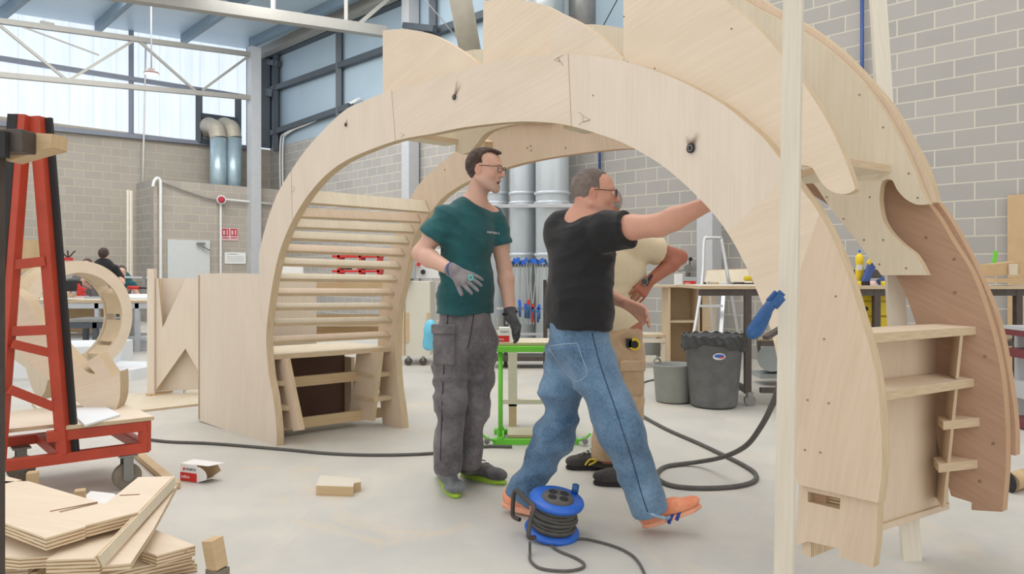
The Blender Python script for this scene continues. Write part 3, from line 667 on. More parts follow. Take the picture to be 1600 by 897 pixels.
# tongue below the right front panel
sT = .03
tp = [(1249, 750), (1372, 780), (1370, 800), (1372, 800), (1369, 850), (1364, 887), (1311, 870), (1311, 857), (1262, 846), (1243, 850)]
slot = [(1262, 768), (1313, 779), (1312, 795.5), (1263, 783)]
o_ = prism('tongue', [A(*p, sT) for p in [(1249, 750), (1262, 753), (1262, 784), (1312, 796), (1313, 779), (1262, 768), (1262, 753), (1372, 780), (1371, 800), (1369, 850), (1364, 887), (1311, 870), (1311, 857), (1262, 846), (1243, 853)]], NS * .04, arch, [ply_w, pedge])
prism('wedge_block', [A(*p, sT + .05) for p in [(1283, 772), (1314, 778), (1313, 797), (1283, 790)]], NS * .05, arch, [pedge_s])
prism('slot_back', [A(*p, sT + .03) for p in [(1256, 762), (1290, 766), (1290, 796), (1256, 790)]], NS * .02, arch, [ply_b, pedge_b])
prism('peg', [A(*p, sT + .02) for p in [(1253, 840), (1266, 844), (1266, 872), (1253, 866)]], NS * .16, arch, [ply_w, pedge_s])

# leaning pine posts and clamp
def post(name, t0, t1, w, h, lab, yaw=0):
    o = beam(name, t1, t0, w, h, None, [pine_v], up=(0, 1, 0)); tag(o, lab, 'post'); return o
Yp = 2.12
bm = bmesh.new()
a, b = P(1226, 0, 2.12) + V((0, 0, .3)), P(1209, 897, 2.2)
b = b + (b - a) * ((0.0 - b.z) / (b.z - a.z))
wx = V((.056, .0, 0)); wy = V((.028, .055, 0))
a = a + (a - b) * .02
add_prism(bm, [b, b + wx, b + wx + wy, b + wy], a - b, (0, 0)); 
# grain along the post
uv = bm.loops.layers.uv.verify()
for f in bm.faces:
    for l in f.loops: l[uv].uv = (l.vert.co.z, l.vert.co.dot(wx.normalized()) + l.vert.co.dot(wy.normalized()) * .7)
pst = finish('pine_post', bm, None, [pine_v]); tag(pst, 'tall pale pine post standing in the foreground before the right leg of the arch', 'post')
bm = bmesh.new(); a, b = P(1362, 0, 3.62), P(1412, 879, 3.0)
b.z = 0; a = a + (a - b) * .12
wx = V((.082, .01, 0)); wy = V((.01, .045, 0)); add_prism(bm, [b, b + wx, b + wx + wy, b + wy], a - b, (0, 0)); uv = bm.loops.layers.uv.verify()
for f in bm.faces:
    for l in f.loops: l[uv].uv = (l.vert.co.z, l.vert.co.x)
ps2 = finish('pine_post', bm, None, [pine_v]); tag(ps2, 'pine prop leaning behind the right leg, its foot on the floor under the shelves', 'post')
cl = thing('bar_clamp', 'dark blue handled clamp gripping the pine post', 'clamp', loc=P(1212, 470, 2.12))
tube('handle', [P(1174, 519, 2.12), P(1183, 505, 2.11), P(1196, 487, 2.1), P(1206, 474, 2.1)], .016, cl, blued, seg=10)
bm = bmesh.new(); add_tube(bm, [P(1169, 524, 2.12), P(1180, 517, 2.12), P(1192, 497, 2.11), P(1204, 477, 2.1)], lambda t: .012 + .010 * math.sin(math.pi * min(1, t * 1.1)) ** .7, 10)
finish('grip', bm, cl, blued)
bm = bmesh.new(); add_beam(bm, P(1202, 480, 2.1), P(1222, 457, 2.1), .040, .032, up=(0, 1, 0)); bmesh.ops.bevel(bm, geom=bm.edges[:], offset=.010, segments=2, affect='EDGES'); finish('jaw', bm, cl, blued)
beam('bar', P(1196, 528, 2.16), P(1222, 512, 2.2), .02, .012, cl, dsteel); 
# ================================================================ PEOPLE (smooth-blended solids meshed into one surface)
class Solid:
    def __init__(s): s.pr = []
    def add(s, fn, lo, hi, k=.02, op=1): s.pr.append((fn, lo, hi, k, op)); return s
    def cone(s, a, b, r1, r2=None, k=.02, op=1, flat=None):
        a = np.array(a, float); b = np.array(b, float); r2 = r1 if r2 is None else r2
        ba = b - a; L2 = max(1e-9, ba @ ba)
        if flat is None:
            def fn(X):
                h = np.clip(((X - a) @ ba) / L2, 0, 1)
                return np.linalg.norm(X - a - h[..., None] * ba, axis=-1) - (r1 + (r2 - r1) * h)
            R = max(r1, r2)
        else:                       # flat = (axis, factor): squashed across that axis
            ax = np.array(flat[0], float); ax /= np.linalg.norm(ax); q = flat[1]
            def fn(X):
                d = X - a; h = np.clip((d @ ba) / L2, 0, 1); v = d - h[..., None] * ba
                c = v @ ax; v = v + (c * (1 / q - 1))[..., None] * ax
                return (np.linalg.norm(v, axis=-1) - (r1 + (r2 - r1) * h)) * (1 if q > 1 else q ** .5)
            R = max(r1, r2) * max(1, q)
        return s.add(fn, np.minimum(a, b) - R, np.maximum(a, b) + R, k, op)
    def chain(s, pts, k=.02, flat=None, op=1):      # pts: (point, radius)
        for (a, r1), (b, r2) in zip(pts, pts[1:]): s.cone(a, b, r1, r2, k, op, flat)
        return s
    def ell(s, c, r, B=None, k=.02, op=1):
        c = np.array(c, float); r = np.array(r, float); B = np.eye(3) if B is None else np.array(B, float)   # B rows: local axes
        def fn(X):
            q = (X - c) @ B.T; k0 = np.linalg.norm(q / r, axis=-1); k1 = np.linalg.norm(q / (r * r), axis=-1) + 1e-9
            return k0 * (k0 - 1) / k1
        R = np.abs(B.T) @ r if True else r.max(); R = np.full(3, r.max())
        return s.add(fn, c - R, c + R, k, op)
    def cut(s, p, n):               # keep only the side where (x-p).n < 0
        p = np.array(p, float); n = np.array(n, float); n /= np.linalg.norm(n)
        s.pr.append((lambda X: (X - p) @ n, None, None, .002, 2)); return s
    def mesh(s, h):
        lo = np.min([q[1] for q in s.pr if q[4] == 1], axis=0) - 3 * h; hi = np.max([q[2] for q in s.pr if q[4] == 1], axis=0) + 3 * h
        n = np.ceil((hi - lo) / h).astype(int) + 1
        Fd = np.full(n, .2, np.float32)
        for fn, a, b, k, op in s.pr:
            pad = max(.03, 1.5 * k) + 2 * h
            if op == 2: i0 = np.zeros(3, int); i1 = n
            else:
                i0 = np.clip(np.floor((a - pad - lo) / h).astype(int), 0, n); i1 = np.clip(np.ceil((b + pad - lo) / h).astype(int) + 1, 0, n)
            if (i1 <= i0).any(): continue
            g = np.stack(np.meshgrid(*[lo[d] + h * np.arange(i0[d], i1[d]) for d in range(3)], indexing='ij'), -1)
            d = fn(g).astype(np.float32); sl = tuple(slice(i0[q], i1[q]) for q in range(3)); f = Fd[sl]
            if op == 1:
                m = np.clip(.5 + .5 * (f - d) / k, 0, 1); Fd[sl] = f * (1 - m) + d * m - k * m * (1 - m)
            else:
                e = -d if op == -1 else d
                m = np.clip(.5 + .5 * (e - f) / k, 0, 1); Fd[sl] = f * (1 - m) + e * m + k * m * (1 - m)
        I = Fd < 0
        cs = [(i, j, k) for i in (0, 1) for j in (0, 1) for k in (0, 1)]
        nn = n - 1; sub = lambda Z, c: Z[c[0]:c[0] + nn[0], c[1]:c[1] + nn[1], c[2]:c[2] + nn[2]]
        cnt = sum(sub(I, c).astype(np.int8) for c in cs); act = (cnt > 0) & (cnt < 8)
        idx = np.argwhere(act); vid = np.full(nn, -1, np.int64); vid[act] = np.arange(len(idx))
        val = {c: sub(Fd, c)[act] for c in cs}
        acc = np.zeros((len(idx), 3)); w = np.zeros(len(idx))
        for c in cs:
            for ax in range(3):
                if c[ax]: continue
                c2 = tuple(1 if q == ax else c[q] for q in range(3)); va, vb = val[c], val[c2]
                m = (va < 0) != (vb < 0); t = np.where(m, va / np.where(m, va - vb, 1), 0)
                p = np.array(c, float)[None] + np.zeros((len(idx), 3)); p[:, ax] += t
                acc[m] += p[m]; w[m] += 1
        vt = lo + h * (idx + acc / w[:, None])
        faces = []
        for ax in range(3):
            u, v = (ax + 1) % 3, (ax + 2) % 3
            a = [slice(1, -1)] * 3; a[ax] = slice(0, -1); A_ = I[tuple(a)]
            b = [slice(1, -1)] * 3; b[ax] = slice(1, None); B_ = I[tuple(b)]
            ch = np.argwhere(A_ != B_)
            if not len(ch): continue
            base_ = ch.copy(); base_[:, u] += 1; base_[:, v] += 1
            ins = A_[tuple(ch.T)]
            q = []
            for du, dv in ((0, 0), (-1, 0), (-1, -1), (0, -1)):
                c = base_.copy(); c[:, u] += du; c[:, v] += dv; q.append(vid[tuple(c.T)])
            q = np.stack(q, 1); q[~ins] = q[~ins][:, ::-1]; faces.append(q)
        fs = np.concatenate(faces)
        return vt, fs[:, ::1]
def disp(vt, fs, amp, fn):
    n = np.zeros_like(vt); a, b, c, d = (vt[fs[:, i]] for i in range(4)); fn_ = np.cross(c - a, d - b)
    for i in range(4): np.add.at(n, fs[:, i], fn_)
    n /= np.linalg.norm(n, axis=1)[:, None] + 1e-9
    return vt + n * (amp * fn(vt))[:, None]
def relax(vt, fs, it=2, lam=.5):
    for _ in range(it):
        s = np.zeros_like(vt); c = np.zeros(len(vt))
        for i in range(4):
            j = (i + 1) % 4; np.add.at(s, fs[:, i], vt[fs[:, j]]); np.add.at(c, fs[:, i], 1); np.add.at(s, fs[:, j], vt[fs[:, i]]); np.add.at(c, fs[:, j], 1)
        vt = vt + lam * (s / c[:, None] - vt)
    return vt
def solid(name, S, h, parent, mat, fold=None, it=2, paint=None, flip=False):
    vt, fs = S.mesh(h); vt = relax(vt, fs, it)
    if fold: vt = disp(vt, fs, 1.0, fold)
    off = V((0, 0, 0)); q = parent
    while q: off += V(q.location); q = q.parent
    me = bpy.data.meshes.new(name); loc = vt - np.array(off)
    me.vertices.add(len(vt)); me.vertices.foreach_set('co', loc.astype(np.float32).ravel())
    me.loops.add(len(fs) * 4); me.loops.foreach_set('vertex_index', fs.astype(np.int32).ravel())
    me.polygons.add(len(fs)); me.polygons.foreach_set('loop_start', np.arange(0, len(fs) * 4, 4, dtype=np.int32)); me.polygons.foreach_set('loop_total', np.full(len(fs), 4, np.int32))
    me.update(); me.validate(); me.polygons.foreach_set('use_smooth', np.ones(len(me.polygons), bool))
    bm = bmesh.new(); bm.from_mesh(me)
    bmesh.ops.recalc_face_normals(bm, faces=bm.faces[:]); bm.to_mesh(me); bm.free()
    if paint is not None:
        at = me.color_attributes.new('tone', 'FLOAT_COLOR', 'POINT'); at.data.foreach_set('color', paint(vt).astype(np.float32).ravel())
    return link(name, me, parent, [mat])
def folds(axis_dirs, amps, seed=0):       # cloth creases: directional warped waves, gated by a slow noise
    rs = np.random.RandomState(seed)
    ph = rs.rand(len(axis_dirs) * 3) * 6.28
    def f_old(X):
        o = np.zeros(len(X)); warp = .7 * np.sin(X[:, 2] * 13 + ph[0]) + .6 * np.sin(X[:, 0] * 17 + X[:, 1] * 11 + ph[1])
        for i, (d, fr) in enumerate(axis_dirs):
            d = np.array(d, float); d /= np.linalg.norm(d)
            g = .5 + .5 * np.sin(X @ np.array([7.1 + i, 5.3 - i, 6.7]) + ph[i * 3 % len(ph)] * 2)
            w = np.sin((X @ d) * fr + warp * 1.6 + ph[(i * 3 + 2) % len(ph)])
            o += amps[i] * g * (1 - 2 * np.abs(w) ** .8 * .8)
        return o
    def oct_(X, fr, rs_):
        o = np.zeros(len(X))
        for _ in range(9):
            d = rs_.randn(3); d *= fr * (.6 + .8 * rs_.rand()) / np.linalg.norm(d); o += np.sin(X @ d + 6.28 * rs_.rand() )
        return o / 2.1
    def f(X):
        r2 = np.random.RandomState(seed + 50); Y = X * np.array([.75, .75, 1.5])
        q = Y + .035 * np.stack([oct_(X, 9, r2), oct_(X, 9, r2), oct_(X, 9, r2)], 1)
        a = oct_(q, 22, r2); b = oct_(q, 44, r2); g = 1 / (1 + np.exp(-2.5 * oct_(X, 7, r2)))
        A_ = sum(amps)
        return A_ * (.30 * a + (.55 * (1 - 1.6 * np.abs(a)) + .22 * (1 - 1.5 * np.abs(b))) * g)
    return f
def frame(az, pitch=0.0, roll=0.0):       # az: heading in degrees, 0 = away from us (+Y), 90 = to our right (+X)
    a = math.radians(az); f = np.array([math.sin(a), math.cos(a), 0]); r = np.array([math.cos(a), -math.sin(a), 0]); u = np.array([0, 0, 1.])
    p = math.radians(pitch); f2 = f * math.cos(p) + u * math.sin(p); u2 = u * math.cos(p) - f * math.sin(p)
    q = math.radians(roll); r3 = r * math.cos(q) + u2 * math.sin(q); u3 = u2 * math.cos(q) - r * math.sin(q)
    return r3, f2, u3
def N3(v): return np.array(v, float)
def hand(S, wrist, d, nrm, side, curl=(.3, .3, .35, .4), spread=.12, sc=1.0, rad=1.0, thumb=.5, tcurl=.2, k=.006):
    """wrist point, direction of the fingers, palm normal (palm faces along it), side: where the thumb leaves (+1/-1 along d x nrm)"""
    w = N3(wrist); d = N3(d); d /= np.linalg.norm(d); n = N3(nrm); n -= d * (n @ d); n /= np.linalg.norm(n); s = np.cross(d, n) * side
    L = .19 * sc
    for t in (-.6, -.2, .2, .6):
        a = w + s * t * .026 * sc; b = w + d * .088 * sc + s * t * .052 * sc
        S.cone(a, b, .016 * sc * rad, .0135 * sc * rad, k=.014)
    lens = (.072, .080, .074, .058)
    for i in range(4):
        t = .6 - i * .4; p = w + d * .086 * sc + s * t * .058 * sc
        c = curl[i]; ang = 0; dd = d + s * spread * (1.5 - i) * .66; dd /= np.linalg.norm(dd)
        r = (.0098, .010, .0096, .0085)[i] * sc * rad
        pts = [(p - dd * .01, r * 1.08)]
        for j, fr in enumerate((.45, .31, .24)):
            ang += c * (1.0 if j else .8); v = dd * math.cos(ang) + n * math.sin(ang)
            p = p + v * lens[i] * fr * sc; pts.append((p, r * (1 - .1 * (j + 1))))
        S.chain(pts, k=.003)
    p = w + d * .02 * sc + s * .02 * sc
    v = d * math.cos(thumb) + s * math.sin(thumb) + n * .25; v /= np.linalg.norm(v)
    p1 = p + v * .042 * sc; v2 = v * math.cos(tcurl) + (d * .8 + n * .4) * math.sin(tcurl); v2 /= np.linalg.norm(v2)
    p2 = p1 + v2 * .034 * sc; p3 = p2 + v2 * .026 * sc
    S.chain([(p, .0165 * sc * rad), (p1, .0125 * sc * rad)], k=.014); S.chain([(p1, .0125 * sc * rad), (p2, .0108 * sc * rad), (p3, .009 * sc * rad)], k=.004)
def head(S, c, az, pitch=0, roll=0, sc=1.0, mouth=0.0, nose=1.0, fat=1.0):
    r, f, u = frame(az, pitch, roll); c = N3(c); B = np.stack([r, f, u])
    Q = lambda x, y, z: c + (r * x + f * y + u * z) * sc
    S.ell(Q(0, -.012, .028), N3((.076, .095, .088)) * sc, B, k=.02)
    S.ell(Q(0, .032, .018), N3((.068, .058, .075)) * sc, B, k=.02)          # forehead
    S.ell(Q(0, .028, -.045), N3((.058 * fat, .062, .066)) * sc, B, k=.025)      # face
    for q in (-1, 1):
        S.cone(Q(q * .06 * fat, -.012, -.052), Q(q * .026, .066, -.1), .018 * sc * fat, .018 * sc, k=.03)   # jaw
        S.ell(Q(q * .042, .062, -.028), N3((.02, .018, .018)) * sc, B, k=.02)   # cheekbone
        S.ell(Q(q * .031, .094, .008), N3((.017, .014, .012)) * sc, B, k=.012, op=-1)     # socket
        S.ell(Q(q * .030, .0795, .006), N3((.0135, .0125, .0125)) * sc, B, k=.004)
        S.cone(Q(q * .012, .088, .026), Q(q * .046, .076, .026), .0085 * sc, .006 * sc, k=.012)   # brow
        # ear
        e = Q(q * .077, -.008, -.008)
        S.ell(e, N3((.008, .019, .032)) * sc, np.stack([r * .93 + f * q * .35, f * .93 - r * q * .35, u]), k=.006)
        S.ell(e + (r * q * .008 + f * .002) * sc, N3((.006, .010, .019)) * sc, B, k=.005, op=-1)
    S.cone(Q(0, .088, .014), Q(0, .112 * nose, -.026), .0085 * sc, .0115 * sc, k=.010)
    for q in (-1, 1): S.ell(Q(q * .010, .1, -.031), N3((.008, .010, .007)) * sc, B, k=.006)
    S.ell(Q(0, .090, -.058), N3((.022, .012, .0065)) * sc, B, k=.006)
    if mouth:
        S.ell(Q(0, .1, -.07), N3((.015, .018, .010 * mouth)) * sc, B, k=.004, op=-1)
        S.ell(Q(0, .086, -.085), N3((.019, .012, .007)) * sc, B, k=.006)
        S.ell(Q(0, .074, -.108), N3((.024, .020, .018)) * sc, B, k=.018)
    else:
        S.ell(Q(0, .089, -.071), N3((.019, .011, .0065)) * sc, B, k=.005)
        S.ell(Q(0, .076, -.1), N3((.024, .020, .018)) * sc, B, k=.018)
    return Q, (r, f, u)
def skinmat(name, base, red):
    m, N, L, b = newmat(name); nt = m.node_tree
    at = nt.nodes.new('ShaderNodeAttribute'); at.attribute_name = 'tone'
    sp = nt.nodes.new('ShaderNodeSeparateColor'); L.new(at.outputs['Color'], sp.inputs[0])
    f = noisen(nt, coords(nt), 22, 4)
    c = mixc(nt, math_(nt, 'MULTIPLY', f, .35), base, red)
    c = mixc(nt, sp.outputs[0], c, red); c = mixc(nt, sp.outputs[1], c, srgb(150, 132, 122)); c = mixc(nt, sp.outputs[2], c, srgb(60, 26, 24))
    L.new(c, b.inputs['Base Color']); b.inputs['Roughness'].default_value = .5
    b.inputs['Subsurface Weight'].default_value = .12; b.inputs['Subsurface Radius'].default_value = (.02, .008, .004); b.inputs['Subsurface Scale'].default_value = .5
    return m
def tone(Q, fr, sc=1.0, lips=.6, stub=0.0, mouth=False, arms=()):
    def f(X):
        o = np.zeros((len(X), 4)); o[:, 3] = 1
        def blob(x, y, z, rx, ry, rz):
            d = (X - Q(x, y, z)); B = np.stack(fr); q = (d @ B.T) / (np.array([rx, ry, rz]) * sc); return np.clip(1.3 - np.linalg.norm(q, axis=1), 0, 1) ** .6
        o[:, 0] = np.clip(lips * blob(0, .09, -.066, .024, .02, .013) + .5 * blob(0, .11, -.028, .016, .02, .016) + .45 * (blob(.079, -.008, -.005, .02, .025, .035) + blob(-.079, -.008, -.005, .02, .025, .035)) + .3 * (blob(.045, .06, -.035, .03, .03, .03) + blob(-.045, .06, -.035, .03, .03, .03)), 0, 1)
        if stub: o[:, 1] = stub * blob(0, .05, -.09, .075, .07, .045)
        if mouth: o[:, 2] = blob(0, .088, -.071, .015, .016, .009)
        return o
    return f
def eyes(Q, fr, sc, root, iris):
    r, f, u = fr
    for q in (-1, 1):
        c = Q(q * .030, .0835, .006); bm = bmesh.new(); add_lathe(bm, V(c), [(.0112 * sc * math.sin(a), .0112 * sc * math.cos(a)) for a in np.linspace(0, math.pi, 9)], 14); e = finish('eye', bm, root, white if 'eye_white' not in MATS else MATS['eye_white'])
        c2 = c + (f * .0095) * sc; bm = bmesh.new(); add_cyl(bm, V(c2), V(c2 + f * .0022 * sc), .0052 * sc, .004 * sc, 12); finish('iris', bm, e, iris)
def glasses(Q, fr, sc, root, mat, y=.106, rw=.024, rh=.019, z=.004):
    r, f, u = fr; bm = bmesh.new()
    for q in (-1, 1):
        pts = []
        for a in np.linspace(0, 2 * math.pi, 17)[:-1]:
            ca, sa = math.cos(a), math.sin(a); pts.append(Q(q * .034 + rw * np.sign(ca) * abs(ca) ** .7, y - abs(q * .034 + rw * ca) * .12, z + rh * np.sign(sa) * abs(sa) ** .7))
        add_tube(bm, pts, .0019 * sc, 6, True, 2)
        add_tube(bm, [Q(q * .058, y - .01, z + .008), Q(q * .074, .06, z + .008), Q(q * .0785, .0, z + .008), Q(q * .077, -.02, z - .01)], .0018 * sc, 6, n=3)
    add_tube(bm, [Q(-.011, y, z + .006), Q(0, y + .003, z + .01), Q(.011, y, z + .006)], .0018 * sc, 6, n=3)
    g = finish('glasses', bm, root, mat)
    bm = bmesh.new()
    for q in (-1, 1):
        c = Q(q * .034, y - .003, z); add_lathe(bm, V(c), [(rw * .95 * sc, 0), (0, .0005)], 16, Matrix(((r * 1.0).tolist(), (u * .8).tolist(), f.tolist())).transposed())
    return g
MATS['eye_white'] = plain('eye_white', srgb(216, 208, 200), .3)
iris = plain('dark_iris', srgb(50, 38, 30), .3)
skinA = skinmat('fair_skin', srgb(214, 176, 156), srgb(200, 132, 114))
skinB = skinmat('ruddy_skin', srgb(208, 160, 138), srgb(190, 112, 94))
skinC = skinmat('tanned_skin', srgb(172, 108, 84), srgb(150, 74, 60))
def cloth(name, col, col2, scale=60, rough=.9, patch=3.0, wv=.04):
    m, N, L, b = newmat(name); nt = m.node_tree; v = coords(nt)
    a = noisen(nt, v, patch, 5, .6); c = noisen(nt, v, scale, 3, .6)
    k = math_(nt, 'ADD', math_(nt, 'MULTIPLY', a, .75), math_(nt, 'MULTIPLY', c, .25))
    L.new(ramp(nt, k, [(.36, col), (.64, col2)]), b.inputs['Base Color']); b.inputs['Roughness'].default_value = rough
    b.inputs['Sheen Weight'].default_value = .15
    bump(nt, noisen(nt, v, 380, 2, .5), wv, b, .002)
    return m
teal = cloth('teal_cotton', srgb(20, 68, 74), srgb(34, 94, 98), patch=4)
blackc = cloth('black_cotton', srgb(17, 17, 20), srgb(27, 27, 31))
beige = cloth('cream_cotton', srgb(208, 192, 160), srgb(224, 210, 180))
khaki = cloth('khaki_canvas', srgb(176, 148, 118), srgb(196, 170, 138), patch=5)
greyt = cloth('dusty_grey_canvas', srgb(80, 77, 80), srgb(128, 123, 126), patch=6)
denim = cloth('washed_denim', srgb(58, 88, 118), srgb(122, 154, 184), patch=3.2, scale=90, wv=.15)
denl = cloth('denim_hem', srgb(120, 152, 182), srgb(170, 192, 208), patch=30)
glovem = cloth('grey_knit_glove', srgb(112, 106, 110), srgb(138, 132, 136), patch=20)
gloved = cloth('black_coated_glove', srgb(52, 54, 56), srgb(84, 86, 88), patch=18)
hairA = cloth('brown_hair', srgb(48, 36, 34), srgb(84, 64, 56), scale=120, patch=20)
hairB = cloth('greying_hair', srgb(96, 84, 80), srgb(134, 122, 116), scale=140, patch=14)
hairG = cloth('grey_hair', srgb(120, 112, 108), srgb(168, 160, 156), scale=140, patch=14)
frameb = plain('dark_brown_glasses_frame', srgb(66, 34, 30), .3)
shoeg = cloth('grey_suede', srgb(104, 108, 112), srgb(140, 144, 148), patch=14)
shoed = cloth('dark_grey_suede', srgb(70, 70, 72), srgb(100, 98, 98), patch=14)
solel = plain('lime_sole', srgb(168, 206, 70), .6)
shoeo = cloth('orange_mesh', srgb(230, 134, 100), srgb(244, 166, 130), patch=14)
soleo = plain('salmon_sole', srgb(244, 176, 146), .6)
laceb = plain('blue_lace', srgb(34, 72, 160), .6)
def shoe(par_root, heel, toe, w, mat, solem, hgt=.10, up=(0, 0, 1), sole_t=.026, name='shoe', ankle=None, laces=None, blob=1.0):
    a, b = N3(heel), N3(toe); d = b - a; L = np.linalg.norm(d); d /= L; u = N3(up); u -= d * (u @ d); u /= np.linalg.norm(u); s = np.cross(d, u)
    S = Solid(); z = sole_t + .022
    S.ell(a + d * .05 + u * (z + .012), (.041 * w, .054, .050), np.stack([s, d, u]), k=.02)
    S.ell(a + d * L * .42 + u * (z + .010), (.040 * w, L * .32, .040), np.stack([s, d, u]), k=.02)
    S.ell(a + d * (L - .072) + u * (z), (.047 * w, .076, .038 * blob), np.stack([s, d, u]), k=.02)
    top = N3(ankle) if ankle is not None else a + d * .055 + u * hgt
    S.cone(a + d * .065 + u * .05, top, .042 * w, .04 * w, k=.02)
    S.cone(top, a + d * (L * .62) + u * (z + .018), .034 * w, .026 * w, k=.02)
    S.cut(a + u * sole_t, -u)
    o = solid(name, S, .006, par_root, mat)
    bm = bmesh.new(); prof = []
    for t in np.linspace(0, 2 * math.pi, 33)[:-1]:
        x = -math.cos(t); y = math.sin(t); wd = .037 + .009 * max(0, x) - .005 * (1 - x * x)
        prof.append(V(a + d * (L * .5 + x * L * .502) + s * y * wd * w))
    add_prism(bm, prof, V(u * sole_t), (0, 0)); bmesh.ops.bevel(bm, geom=[e for e in bm.edges if abs((e.verts[0].co - e.verts[1].co).normalized().dot(V(u))) < .5], offset=.006, segments=2, affect='EDGES')
    finish('sole', bm, o, solem, smooth_=True)
    if laces:
        bm = bmesh.new()
        for i in range(4):
            q = a + d * (L * (.36 + .085 * i)) + u * (z + .066 - .011 * i)
            add_tube(bm, [q - s * .028, q + u * .008 + d * .008, q + s * .028 + d * .016], .0032, 6, n=3)
            add_tube(bm, [q + s * .028, q + u * .009 + d * .008, q - s * .028 + d * .016], .0032, 6, n=3)
        finish('laces', bm, o, laces)
    return o
def Pn(px, py, Y): return N3(P(px, py, Y))

# ---------------------------------------------------------------- man in the teal T-shirt
YA = 3.95
g0 = P(718, 760, YA); m1 = thing('person', 'tall person in teal T-shirt, dark grey work trousers and grey gloves, talking to the right', 'person', loc=(g0.x, g0.y, 0))
azT = 128
tr_, tf_, tu_ = frame(azT); Bt = np.stack([tr_, tf_, tu_])
body = Solid()
Qh, fh = head(body, Pn(758, 266, 3.93), 112, -4, 3, sc=.98, mouth=1.0)
neckb = Pn(741, 318, 3.97)
body.cone(Pn(749, 290, 3.95), neckb, .054, .062, k=.03)
shR, shL = Pn(697, 342, 3.86), Pn(771, 341, 4.06)
elR, wrR = Pn(657, 396, 3.84), Pn(706, 422, 3.66)
elL, wrL = Pn(788, 418, 4.06), Pn(797, 486, 3.97)
chest = Pn(731, 368, 3.97)
body.ell(chest, (.165, .115, .20), Bt, k=.05); body.ell(Pn(728, 450, 3.98), (.14, .105, .16), Bt, k=.05); body.ell(Pn(727, 508, 3.98), (.145, .11, .12), Bt, k=.05)
body.cone(neckb, shR, .055, .055, k=.03); body.cone(neckb, shL, .055, .055, k=.03)
body.chain([(shR, .056), ((shR + elR) / 2, .050), (elR, .044)], k=.02); body.chain([(elR, .044), (elR * .7 + wrR * .3, .047), (wrR, .029)], k=.02)
body.chain([(shL, .056), ((shL + elL) / 2, .048), (elL, .041)], k=.02); body.chain([(elL, .041), (elL * .7 + wrL * .3, .044), (wrL, .029)], k=.02)
body.cone(wrR, wrR + (wrR - elR) * .04, .028, .02); body.cone(wrL, wrL + (wrL - elL) * .15, .028, .026)
hpR, knR, anR = Pn(703, 520, 3.93), Pn(704, 628, 3.86), Pn(699, 735, 3.90)
hpL, knL, anL = Pn(752, 520, 4.03), Pn(748, 622, 3.98), Pn(728, 722, 4.06)
body.chain([(hpR, .07), (knR, .04), (anR, .032)], k=.02); body.chain([(hpL, .07), (knL, .04), (anL, .032)], k=.02)
solid('body', body, .005, m1, skinA, paint=tone(Qh, fh, .98, .5, .55, True))
eyes(Qh, fh, .98, m1, iris); glasses(Qh, fh, .98, m1, frameb)
hr = Solid(); r_, f_, u_ = fh; Bh = np.stack(fh)
hr.ell(Qh(0, -.014, .030), (.082, .100, .094), Bh, k=.01)
hr.ell(Qh(0, .03, .09), (.055, .062, .025), Bh, k=.02)
for q in (-1, 1):
    hr.ell(Qh(q * .062, .082, .052), (.050, .075, .062), Bh, k=.01, op=-1)
    hr.ell(Qh(q * .082, .0, -.012), (.03, .024, .038), Bh, k=.008, op=-1)
hr.ell(Qh(0, .092, .02), (.075, .062, .072), Bh, k=.01, op=-1); hr.ell(Qh(0, .05, -.075), (.12, .09, .085), Bh, k=.01, op=-1); hr.cut(Qh(0, -.09, -.055), -u_)
solid('hair', hr, .004, m1, hairA, fold=lambda X: .0025 * np.sin(X[:, 0] * 260 + X[:, 1] * 190 + 3 * np.sin(X[:, 2] * 60)))
st = Solid()
st.ell(chest + N3((0, 0, .0)), (.182, .132, .215), Bt, k=.05); st.ell(Pn(728, 440, 3.97), (.178, .132, .19), Bt, k=.06)
st.cone(Pn(726, 470, 3.97) - tr_ * .055, Pn(726, 500, 3.97) - tr_ * .07, .115, .12, k=.06); st.cone(Pn(726, 470, 3.97) + tr_ * .055, Pn(726, 500, 3.97) + tr_ * .07, .115, .12, k=.06)
st.cone(neckb - N3((0, 0, .045)), shR, .062, .070, k=.035); st.cone(neckb - N3((0, 0, .045)), shL, .062, .070, k=.035)
slR, slL = shR * .42 + elR * .58, shL * .45 + elL * .55
st.cone(shR, slR, .070, .082, k=.03); st.cone(shL, slL, .068, .074, k=.03)
dR, dL = (elR - shR), (elL - shL)
st.cone(slR, slR + dR * .5, .072, .072, k=.001, op=-1) if False else None
ft = folds([((.2, .1, 1), 42), ((1, .3, .6), 36), ((-.7, .2, 1), 30)], [.004, .0036, .003], 3)
# hem, neckline, sleeve ends cut cleanly
st.pr.append((lambda X, a=Pn(726, 490, 3.97): (a[2] - X[..., 2]), None, None, .004, 2))
nk = Pn(744, 306, 3.93)
st.ell(nk + tf_ * .035 + N3((0, 0, .042)), (.068, .078, .062), Bt, k=.012, op=-1)
def endcut(S, p, d, r):                 # cut a sleeve end: a disc-shaped bite beyond p along d
    p = N3(p); d = N3(d) / np.linalg.norm(N3(d))
    S.cone(p + d * .06, p + d * .5, .001, .001, k=.001, op=0) if False else None
    def fn(X):
        q = X - p; t = q @ d; v = np.linalg.norm(q - t[..., None] * d, axis=-1); return np.maximum(np.maximum(-t, v - r), t - .13)
    lo = np.minimum(p, p + d * .3) - r; hi = np.maximum(p, p + d * .3) + r
    S.add(fn, lo, hi, .003, -1)
endcut(st, slR, dR, .098); endcut(st, slL, dL, .085)
shirt1 = solid('t_shirt', st, .006, m1, teal, fold=ft, it=3)
